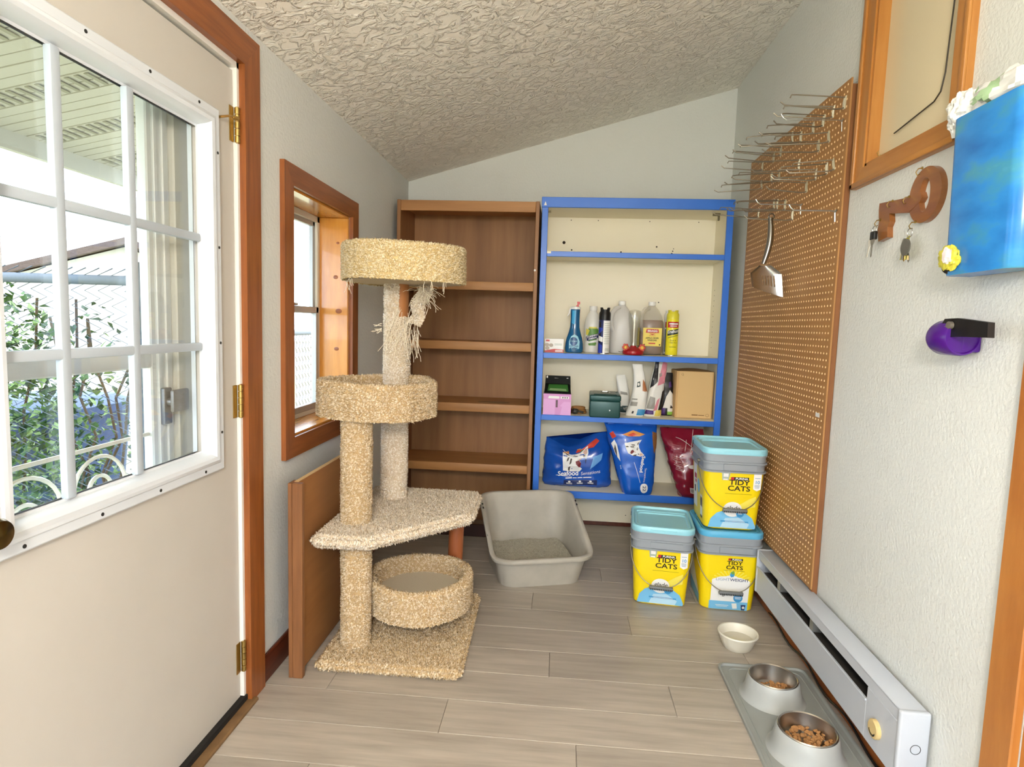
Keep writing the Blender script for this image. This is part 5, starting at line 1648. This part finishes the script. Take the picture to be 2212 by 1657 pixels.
b = MB(); b.add([(-.08, -.055, 0), (.08, -.055, 0), (.08, .055, 0), (-.08, .055, 0), (-.08, -.055, .006), (.08, -.055, .006), (.075, .03, .052), (-.075, .03, .052), (-.075, .05, .1), (.075, .05, .1), (.075, .035, .1), (-.075, .035, .1)],
      [(0, 3, 2, 1), (4, 5, 6, 7), (0, 1, 5, 4), (7, 6, 10, 11), (11, 10, 9, 8), (8, 9, 2, 3), (1, 2, 9, 10, 6, 5), (0, 4, 7, 11, 8, 3)])
b.build('tray', M_gk, t, smooth=None)
p = MB()
sl = lambda x, s: (x, -.05 + .075 * s, .0095 + .0425 * s - .0 + .001)
p.poly([(-.06, .1), (.065, .05), (.06, .9), (-.055, .9)], sl)
p.m = 1; p.poly([(-.05, .15), (.055, .1), (.05, .35), (-.045, .4)], lambda x, s: (x, -.05 + .075 * s, .0105 + .0425 * s + .001))
p.m = 2; p.poly([(-.07, .075), (-.062, .075), (-.062, .098), (-.07, .098)], lambda x, z: (x, .0335, z)); p.poly([(-.03, .076), (.03, .074), (.034, .084), (-.02, .087)], lambda x, z: (x, .0335, z)); p.poly([(.05, .07), (.066, .07), (.062, .09), (.052, .088)], lambda x, z: (x, .0335, z))
p.build('print', [mat('package_green', '#3c7a35', .35), mat('package_pale_green', '#8fae7c', .35), M_wh], t, smooth=None)
# coiled leash
t = thing('coiled_strap', 'small coiled tan strap with a dark clip left of the cash box', 'strap', (.125, 3.72, Z3))
b = MB()
for k in range(3):
    b.tube([(.045 * math.cos(a) * (1 - .1 * k), .035 * math.sin(a) * (1 - .1 * k), .008 + .014 * k) for a in [i * PI / 10 for i in range(20)]], .0075, 8, closed=True)
b.build('strap', mat('tan_strap', '#a5733c', .6), t)
b = MB(); b.sphere((-.02, -.045, .018), .018, 12, sx=1.3); b.tube([(-.03, -.04, .02), (.0, -.055, .02), (.03, -.05, .012)], .007, 8); b.build('clip', mat('dark_clip', '#2c2a22', .4), t)
# cash box
t = thing('cash_box', 'dark green steel cash box with a recessed lid handle', 'cash box', (.28, 3.69, Z3), math.radians(-2))
M_cg = mat('green_enamel', '#1f4a48', .35, .2)
M_cgt = mat('green_enamel_top', '#46544c', .35, .2)
MB().rbox(-.09, .09, -.12, .12, 0, .1, .008, 3).build('box_body', M_cg, t)
b = MB(); b.rbox(-.0915, .0915, -.1215, .1215, .098, .134, .009, 3); b.rbox(-.068, .068, -.095, .095, .133, .137, .002, 1)
ld = b.build('lid', [M_cg], t)
MB().rbox(-.066, .066, -.093, .093, .137, .1378, .0003, 1).build('lid_panel', M_cgt, ld)
b = MB(); b.lathe([(.034, .1385), (.03, .141), (.026, .138), (.0001, .138)], 28); b.tube([(-.018, -.006, .139), (-.015, 0, .144), (.015, 0, .144), (.018, -.006, .139)], .003, 8); b.build('handle', M_chrome, ld)
MB().cyl((.028, -.1205, .045), (.028, -.1225, .045), .004, n=12).build('keyhole', M_chrome, t)
b = MB(); b.tube([(-.0925, -.07 + .008 * math.cos(a), .085 + .011 * math.sin(a)) for a in [i * PI / 8 for i in range(16)]], .002, 6, closed=True); b.build('side_ring', M_chrome, t)

# ------------------------------------------------------------------ bags
def bag_surface(w, d, h, top=.25, wrinkle=.006, seed=0, lean=None, wtop=1.0, wbot=1.0, flat_top=True, bulge=1.0):
    """returns S(a, v, e): a in 0..1 round the bag (0.25 = front centre), v up"""
    lean = lean or (lambda v: (0, 0))
    def S(a, v, e=0.0):
        th_ = 2 * PI * a
        c_, s_ = math.cos(th_), math.sin(th_)
        k = wbot + (wtop - wbot) * v
        dd = d * (1 if v < 1 - top else max(.03, 1 - ((v - (1 - top)) / top) ** 1.5))
        dd *= .82 + .18 * bulge * math.sin(PI * min(1, v * 1.1)) if v < .9 else .82
        if v < .06: dd *= .75 + .25 * (v / .06); k *= .93 + .07 * (v / .06)
        ex = .55
        x = w / 2 * k * math.copysign(abs(c_) ** ex, c_)
        y = -dd / 2 * math.copysign(abs(s_) ** .8, s_)
        q = Vector((x * 14 + seed, y * 14, v * h * 14))
        wv_ = wrinkle * (noise.noise(q) + .6 * noise.noise(q * 2.3))
        nrm = Vector((c_ / (w / 2), -s_ / max(.02, dd / 2), 0)).normalized()
        lx, ly = lean(v)
        p = Vector((x + lx, y + ly, v * h)) + nrm * (wv_ + e)
        return tuple(p)
    return S
def bag_front(S, w, h, e):
    """flat print coordinates (x across, z up) on the front of a bag"""
    def f(x, z):
        c_ = max(-1, min(1, x / (w / 2)))
        c_ = math.copysign(abs(c_) ** (1 / .55), c_)
        return S(math.acos(c_) / (2 * PI), z / h, e)
    return f
def bag(name, label, cat, loc, rz, S, mt, nu=48, nv=30, group=None):
    t = thing(name, label, cat, loc, rz, group)
    b = MB()
    b.grid(lambda u, v: S(-u, v), nu, nv, cu=True)
    b.f.append(tuple(range(nu - 1, -1, -1))); b.mi.append(0)
    b.f.append(tuple(range(nv * nu, nv * nu + nu))); b.mi.append(0)
    b.build('pouch', mt, t, smooth=55)
    return t
def fill_poly(p, pts, f, n=5):
    """polygon mapped with a subdivided triangle fan so it follows the bag"""
    if len(pts) <= 14:
        q = []
        for (x0, y0), (x1, y1) in zip(pts, pts[1:] + pts[:1]):
            q += [(x0 + (x1 - x0) * i / 3, y0 + (y1 - y0) * i / 3) for i in range(3)]
        pts = q
    cx, cz = sum(q[0] for q in pts) / len(pts), sum(q[1] for q in pts) / len(pts)
    k = len(pts)
    vs = []
    for r_ in range(1, n + 1):
        for x, z in pts: vs.append(f(cx + (x - cx) * r_ / n, cz + (z - cz) * r_ / n))
    vs.append(f(cx, cz))
    fs = [(j, (j + 1) % k, len(vs) - 1) for j in range(k)]
    for r_ in range(n - 1):
        for j in range(k):
            fs.append((r_ * k + j, (r_ + 1) * k + j, (r_ + 1) * k + (j + 1) % k, r_ * k + (j + 1) % k))
    p.add(vs, fs)
def ell(cx, cz, rx, rz, n=18, rot=0): return [(cx + rx * math.cos(a) * math.cos(rot) - rz * math.sin(a) * math.sin(rot), cz + rx * math.cos(a) * math.sin(rot) + rz * math.sin(a) * math.cos(rot)) for a in [2 * PI * i / n for i in range(n)]]

PAPER = [mat('bag_white', '#e8e6df', .4), mat('bag_black', '#17161a', .35), mat('bag_sky', '#3f93c9', .4), mat('bag_lime', '#8fc24a', .4), mat('bag_orange', '#b8764a', .4), mat('bag_pink', '#d98a98', .4), mat('bag_purple', '#4b2a72', .4), mat('bag_yellow', '#e3cf62', .4), mat('bag_teal', '#1d3a3c', .4), mat('bag_grey', '#9a978f', .4)]
def treat(label, loc, rz, w, d, h, prints, base=0, lean=None, seed=0, wtop=.7):
    S = bag_surface(w, d, h, top=.5, wrinkle=.005, seed=seed, lean=lean, wtop=wtop)
    t = bag('treat_bag', label, 'treat bag', loc, rz, S, PAPER[base], 32, 24, 'treat bags on the middle shelf')
    p = MB()
    for mi, pts in prints:
        p.m = mi
        fill_poly(p, [(x * w, z * h) for x, z in pts], bag_front(S, w, h, .0016 + .0004 * len(p.f) / 400))
    p.build('print', PAPER, t, smooth=None)
    return t
treat('short white treat bag with a dark green foot, behind the cash box', (.412, 3.825, Z3), .1, .085, .06, .24, [(8, [(-.48, .02), (.48, .02), (.48, .2), (-.48, .2)]), (9, ell(.1, .13, .2, .05)), (9, [(-.3, .5), (.3, .48), (.25, .55), (-.3, .58)])], lean=lambda v: (-.03 * v * v, 0), seed=3)
treat('white treat bag with a blue corner and an orange cat print, torn top', (.466, 3.72, Z3), -.15, .115, .075, .315, [(2, [(.1, .02), (.48, .02), (.48, .14), (.1, .14)]), (4, [(.2, .5), (.48, .48), (.42, .66), (.3, .72), (.22, .62)]), (8, [(-.2, .56), (.06, .58), (.04, .68), (-.16, .66)]), (0, ell(-.07, .62, .07, .03)), (9, [(-.4, .2), (0, .2), (0, .28), (-.4, .28)]), (9, [(-.38, .32), (-.05, .32), (-.05, .345), (-.38, .345)]), (1, [(-.18, .05), (-.08, .05), (-.08, .1), (-.18, .1)])], lean=lambda v: (.025 * math.sin(v * 3), .0), seed=11, wtop=.5)
treat('tall narrow treat bag with a pink and white front and black back', (.592, 3.735, Z3), .12, .105, .08, .345, [(1, [(-.48, .5), (-.12, .62), (-.2, .98), (-.48, .98)]), (5, [(-.1, .55), (.4, .6), (.46, .95), (.1, .97)]), (9, [(-.45, .14), (0, .14), (-.1, .34), (-.4, .36)]), (5, [(-.08, .1), (.15, .12), (.2, .34), (.05, .3)]), (7, [(.08, .01), (.48, .01), (.48, .12), (.08, .12)]), (6, [(-.48, .04), (0, .04), (-.05, .11), (-.45, .12)]), (1, [(.22, .12), (.48, .12), (.48, .5), (.3, .45)]), (9, [(-.05, .7), (.12, .72), (.1, .78), (-.07, .76)])], lean=lambda v: (-.02 + .045 * v, 0), seed=21, wtop=.72)
treat('black and white treat bag with purple and green stripes beside the carton', (.668, 3.8, Z3), .0, .085, .07, .265, [(0, [(-.3, .18), (.48, .18), (.48, .5), (.2, .6), (-.1, .45)]), (6, [(-.48, .02), (-.1, .02), (-.1, .18), (-.48, .18)]), (3, [(.05, .02), (.48, .02), (.48, .1), (.05, .1)]), (0, [(.05, .1), (.48, .1), (.48, .18), (.05, .18)]), (6, [(.1, .65), (.35, .68), (.3, .8), (.1, .78)])], base=1, seed=31)
# cardboard box
t = thing('cardboard_box', 'tan cardboard box at the right end of the middle shelf', 'box', (.815, 3.78, Z3))
M_cb = mat('cardboard', '#d2ab74', .75, var=('#c79f68', 3, .3))
b = MB(); b.rbox(-.112, .108, -.085, .1, 0, .285, .004, 2)
b.build('box_body', M_cb, t)
b = MB(); b.rbox(-.1, .1, -.0875, -.0845, .003, .283, .001, 1); b.build('front_flap', mat('cardboard_front', '#dcb981', .75), t)
b = MB(); b.grid(lambda u, v: (-.108 + .212 * u, -.083 + .18 * v, .2856 + .012 * math.sin(u * PI) * math.sin(v * PI) ** .5), 10, 6); b.build('top_flap', mat('cardboard_top', '#8f6f45', .75), t)
p = MB(); f0 = lambda x, z: (x, -.0879, z)
p.tube([(x, -.0879, z) for x, z in ell(-.078, .265, .006, .006, 14)], .0008, 4, closed=True); p.tube([(x, -.0879, z) for x, z in ell(.08, .022, .009, .009, 14)], .0009, 4, closed=True)
p.add([f0(x, z) for x, z in ((-.012, .019), (.024, .019), (.024, .025), (-.012, .025))], [(0, 1, 2, 3)]); p.add([f0(x, z) for x, z in ((.027, .0195), (.062, .0195), (.062, .0235), (.027, .0235))], [(0, 1, 2, 3)]); p.tube([(-.074, -.0879, .259), (-.07, -.0879, .256)], .0008, 4)
p.build('print', mat('card_ink', '#7d5527', .7), t, smooth=None)

# ------------------------------------------------------------------ food bags on the bottom blue shelf
Z4 = .3122
M_bb = mat('blue_bag_film', '#1667d6', .22, var=('#0d55bd', 5, .3), coat=.3)
M_bbd = mat('deep_blue_bag_film', '#10459f', .2, var=('#1a5cc2', 5, .3), coat=.4)
CATM = [M_wh, mat('cat_stripe', '#4a423c', .6), mat('tongue_red', '#7c2a30', .5), mat('cat_pink', '#d9b3a4', .5), mat('pepper_red', '#d0402e', .4), mat('carrot_orange', '#e39a4b', .4), mat('leaf_print_green', '#4d8a46', .4), mat('navy_print', '#142a63', .4), mat('fur_brown', '#8a5a30', .6), mat('pale_sky_print', '#6aa6e0', .4)]
def cat_face(p, f, cx, cz, s, rot=0):
    c_, n_ = math.cos(rot), math.sin(rot)
    T = lambda pts: [(cx + (x * c_ - z * n_) * s, cz + (x * n_ + z * c_) * s) for x, z in pts]
    p.m = 0; fill_poly(p, T([(-.95, 1.25), (-.55, .8), (-.1, .72), (.35, .8), (.85, 1.15), (.9, .6), (.72, .1), (.62, -.35), (.3, -.75), (-.3, -.8), (-.85, -.75), (-.9, 0)]), f(.002))
    p.m = 3; fill_poly(p, T([(.5, .8), (.8, 1.02), (.82, .62), (.65, .5)]), f(.0028), 3)
    p.m = 1
    for q in ([(-.82, 1.0), (-.5, .72), (-.42, .6), (-.62, .66)], [(-.55, .3), (-.42, .35), (-.5, 0), (-.62, -.1)], [(-.35, .2), (-.25, .15), (-.3, -.2), (-.42, -.3)], [(-.1, .5), (.1, .52), (.18, .42), (-.02, .4)], [(.5, .5), (.68, .48), (.66, .38), (.52, .4)], [(.6, .25), (.75, .1), (.7, -.3), (.58, -.1)], [(-.5, -.5), (-.35, -.4), (-.4, -.78), (-.5, -.7)], [(-.2, .55), (-.05, .62), (.0, .56), (-.15, .5)]):
        fill_poly(p, T(q), f(.003), 2)
    p.m = 2; fill_poly(p, T([(.0, -.05), (.25, .05), (.4, -.2), (.45, -.42), (.25, -.45), (.05, -.25)]), f(.0035), 3)
    p.m = 3; fill_poly(p, T(ell(.3, .12, .09, .06, 10)), f(.0035), 2)
# wide blue bag slumped at the left
w_, d_, h_ = .43, .19, .33
def topshape(S0):
    def S(a, v, e=0.0):
        x, y, z = S0(a, v, e)
        t_ = max(0, min(1, (x + w_ / 2) / w_))
        drop = .055 * (1 - t_) + .075 * math.sin(PI * min(1, t_ * 1.25)) ** 2 - .02
        return (x, y, z - max(0, (v - .55) / .45) * drop)
    return S
S1 = topshape(bag_surface(w_, d_, h_, top=.35, wrinkle=.009, seed=41, wtop=.93))
t = bag('food_bag', 'slumped blue seafood cat food bag at the left of the bottom shelf', 'food bag', (.132, 3.775, Z4), 0, S1, M_bbd, 64, 36, 'dry food bags on the bottom shelf')
F1 = lambda e: bag_front(S1, w_, h_, e)
p = MB()
p.m = 5; fill_poly(p, [(-.1, .255), (-.04, .285), (.02, .28), (.0, .25), (-.06, .245)], F1(.0012), 3)
p.m = 6; fill_poly(p, [(-.05, .26), (.0, .275), (.04, .27), (.03, .25), (-.03, .25)], F1(.0016), 3)
p.m = 4; fill_poly(p, [(.02, .265), (.06, .28), (.12, .3), (.14, .285), (.1, .255), (.04, .255)], F1(.0018), 3)
p.m = 4; fill_poly(p, ell(.0, .262, .025, .012, 10), F1(.0022), 2)
p.m = 9; fill_poly(p, [(.08, .12), (.15, .18), (.16, .22), (.1, .2)], F1(.001), 3)
cat_face(p, F1, -.012, .172, .09)
p.m = 0
p.text('Seafood', .042, lambda x, z: F1(.003)(x * .95 - .055, z + .088 + x * .08), bold=.0008)
p.text('Sensations', .03, lambda x, z: F1(.003)(x * .95 + .085, z + .1 + x * .16))
for x_, w__ in ((-.07, .04), (-.025, .025), (.005, .03), (.04, .05)): fill_poly(p, [(x_, .061 + x_ * .08), (x_ + w__, .061 + (x_ + w__) * .08), (x_ + w__, .067 + (x_ + w__) * .08), (x_, .067 + x_ * .08)], F1(.003), 2)
p.tube([F1(.003)(-.13 + .02 * i, .075 + .0 * i - .0015 * i) for i in range(6)], .0014, 4)
p.m = 7; fill_poly(p, [(-.08, .014), (.125, .02), (.125, .055), (-.08, .045)], F1(.0022), 4)
p.m = 0
for k in range(3):
    fill_poly(p, ell(-.045 + k * .065, .037 + k * .004, .008, .006, 10), F1(.003), 2)
    for q in (0, 1): fill_poly(p, [(-.063 + k * .065, .022 + k * .004 + q * .005), (-.027 + k * .065, .022 + k * .004 + q * .005), (-.027 + k * .065, .0245 + k * .004 + q * .005), (-.063 + k * .065, .0245 + k * .004 + q * .005)], F1(.003), 1)
p.build('print', CATM, t, smooth=None)
# upright blue bag leaning out over the shelf edge
w_, d_, h_ = .3, .17, .43
S2 = bag_surface(w_, d_, h_, top=.16, wrinkle=.006, seed=55, wtop=1.08, wbot=.62, lean=lambda v: (.035 - .05 * v, .045 * v))
t = bag('food_bag', 'upright bright blue cat food bag in the middle of the bottom shelf', 'food bag', (.46, 3.645, Z4), math.radians(4), S2, M_bb, 56, 40, 'dry food bags on the bottom shelf')
F2 = lambda e: bag_front(S2, w_ * .9, h_, e)
p = MB()
p.m = 8; fill_poly(p, [(.1, .38), (.128, .37), (.128, .28), (.115, .25), (.105, .3)], F2(.0015), 4)
p.m = 5; fill_poly(p, [(-.06, .36), (.0, .385), (.06, .365), (.03, .352), (-.03, .35)], F2(.0015), 3)
p.m = 4; fill_poly(p, [(-.035, .358), (.0, .372), (.02, .36), (-.01, .35)], F2(.002), 3)
p.m = 4; fill_poly(p, [(-.125, .36), (-.105, .375), (-.095, .345), (-.118, .33)], F2(.0015), 3)
p.m = 0; fill_poly(p, [(-.128, .3), (-.11, .325), (-.1, .3), (-.098, .24), (-.1, .2), (-.118, .24)], F2(.0015), 4)
p.m = 1; fill_poly(p, [(-.12, .27), (-.11, .3), (-.108, .26), (-.112, .22)], F2(.0024), 3)
cat_face(p, F2, -.012, .275, .05, math.radians(-80))
p.m = 0
p.text('Seafood', .03, lambda x, z: F2(.003)(.015 + z + .02 - x * .22, .19 - x), bold=.0008)
p.text('Sensations', .02, lambda x, z: F2(.003)(.035 + z - (x - .09) * .18 + .0, .17 - x - .045))
p.tube([F2(.003)(-.015 + .005 * i, .2 - .02 * i) for i in range(7)], .0016, 4)
fill_poly(p, ell(.045, .045, .031, .031, 24), F2(.0022), 4)
p.m = 7; p.text('22', .034, lambda x, z: F2(.0035)(.045 + z, .045 - x), bold=.0004)
p.m = 0; p.text('G', .03, lambda x, z: F2(.003)(.123 + x * .3, .13 + z)); p.text('S', .03, lambda x, z: F2(.003)(-.105 + x * .4, .165 + z), bold=.001)
p.build('print', CATM, t, smooth=None)
b = MB()
def fold(u, v):
    x = -.155 + .31 * u
    a = v * 2 * PI
    r_ = .028 * (.8 + .3 * math.sin(u * PI)) * (1 + .25 * noise.noise((u * 9, v * 4, 2)))
    return (x * .92 - .012, .038 + r_ * .8 * math.cos(a), .415 + .012 * math.sin(u * 5) + r_ * math.sin(a))
b.grid(fold, 26, 14, cv=True)
b.build('folded_top', M_bb, t, smooth=50)
# maroon bag
M_mr = mat('maroon_bag_film', '#8e1c34', .25, var=('#77142a', 5, .3), coat=.3)
w_, d_, h_ = .27, .17, .4
S3 = bag_surface(w_, d_, h_, top=.3, wrinkle=.014, seed=77, wtop=.95, wbot=.7, lean=lambda v: (.06 - .085 * v, -.02 + .05 * v))
t = bag('food_bag', 'crumpled maroon dry food bag behind the stacked buckets', 'food bag', (.772, 3.66, Z4), math.radians(-3), S3, M_mr, 64, 44, 'dry food bags on the bottom shelf')
F3 = lambda e: bag_front(S3, w_ * .95, h_, e)
MRM = [mat('maroon_print_white', '#e6dcda', .4), mat('maroon_print_pink', '#b0677a', .4), mat('maroon_print_brown', '#94573a', .5), mat('maroon_print_olive', '#6a6a35', .5), M_bk1]
p = MB()
for k in range(9):
    z = .17 + k * .009
    p.m = 0; p.tube([F3(.0022)(-.1 + .005 * (k % 3) + .012 * i, z - .0025 * i) for i in range(5)], .0011, 4)
for k in range(10):
    z = .25 + k * .007
    p.m = 1; p.tube([F3(.0022)(-.1 + .004 * (k % 4) + .016 * i, z - .002 * i) for i in range(5)], .0014, 4)
p.m = 0; fill_poly(p, ell(.02, .19, .032, .011, 16, .05), F3(.002), 3)
p.m = 2; fill_poly(p, ell(.105, .15, .03, .05, 16), F3(.002), 3)
p.m = 0; p.tube([F3(.0028)(x, z) for x, z in ell(.105, .15, .032, .052, 20)], .0014, 4, closed=True)
p.m = 2; fill_poly(p, [(.03, .06), (.08, .1), (.12, .1), (.12, .04), (.07, .03)], F3(.002), 4)
p.m = 0; fill_poly(p, [(.035, .075), (.06, .09), (.065, .07), (.05, .06)], F3(.0028), 2)
p.m = 3; fill_poly(p, [(.07, .03), (.12, .035), (.12, .012), (.08, .01)], F3(.002), 3)
p.m = 0; fill_poly(p, [(-.03, .035), (.008, .028), (.012, .062), (-.028, .068)], F3(.0024), 3)
p.m = 4
for k in range(7): fill_poly(p, [(-.022 + k * .0045, .038), (-.0198 + k * .0045, .038), (-.0198 + k * .0045, .058), (-.022 + k * .0045, .058)], F3(.0034), 1)
p.m = 0
p.tube([F3(.003)(-.05 + .02 * i, .35 - .003 * i - .002 * i * i) for i in range(6)], .0014, 4)
p.tube([F3(.003)(-.02 + .012 * i, .215 + .012 * i + .002 * i * i) for i in range(8)], .0016, 4)
p.tube([F3(.003)(.01 - .006 * i, .34 - .016 * i) for i in range(5)], .0013, 4)
p.build('print', MRM, t, smooth=None)
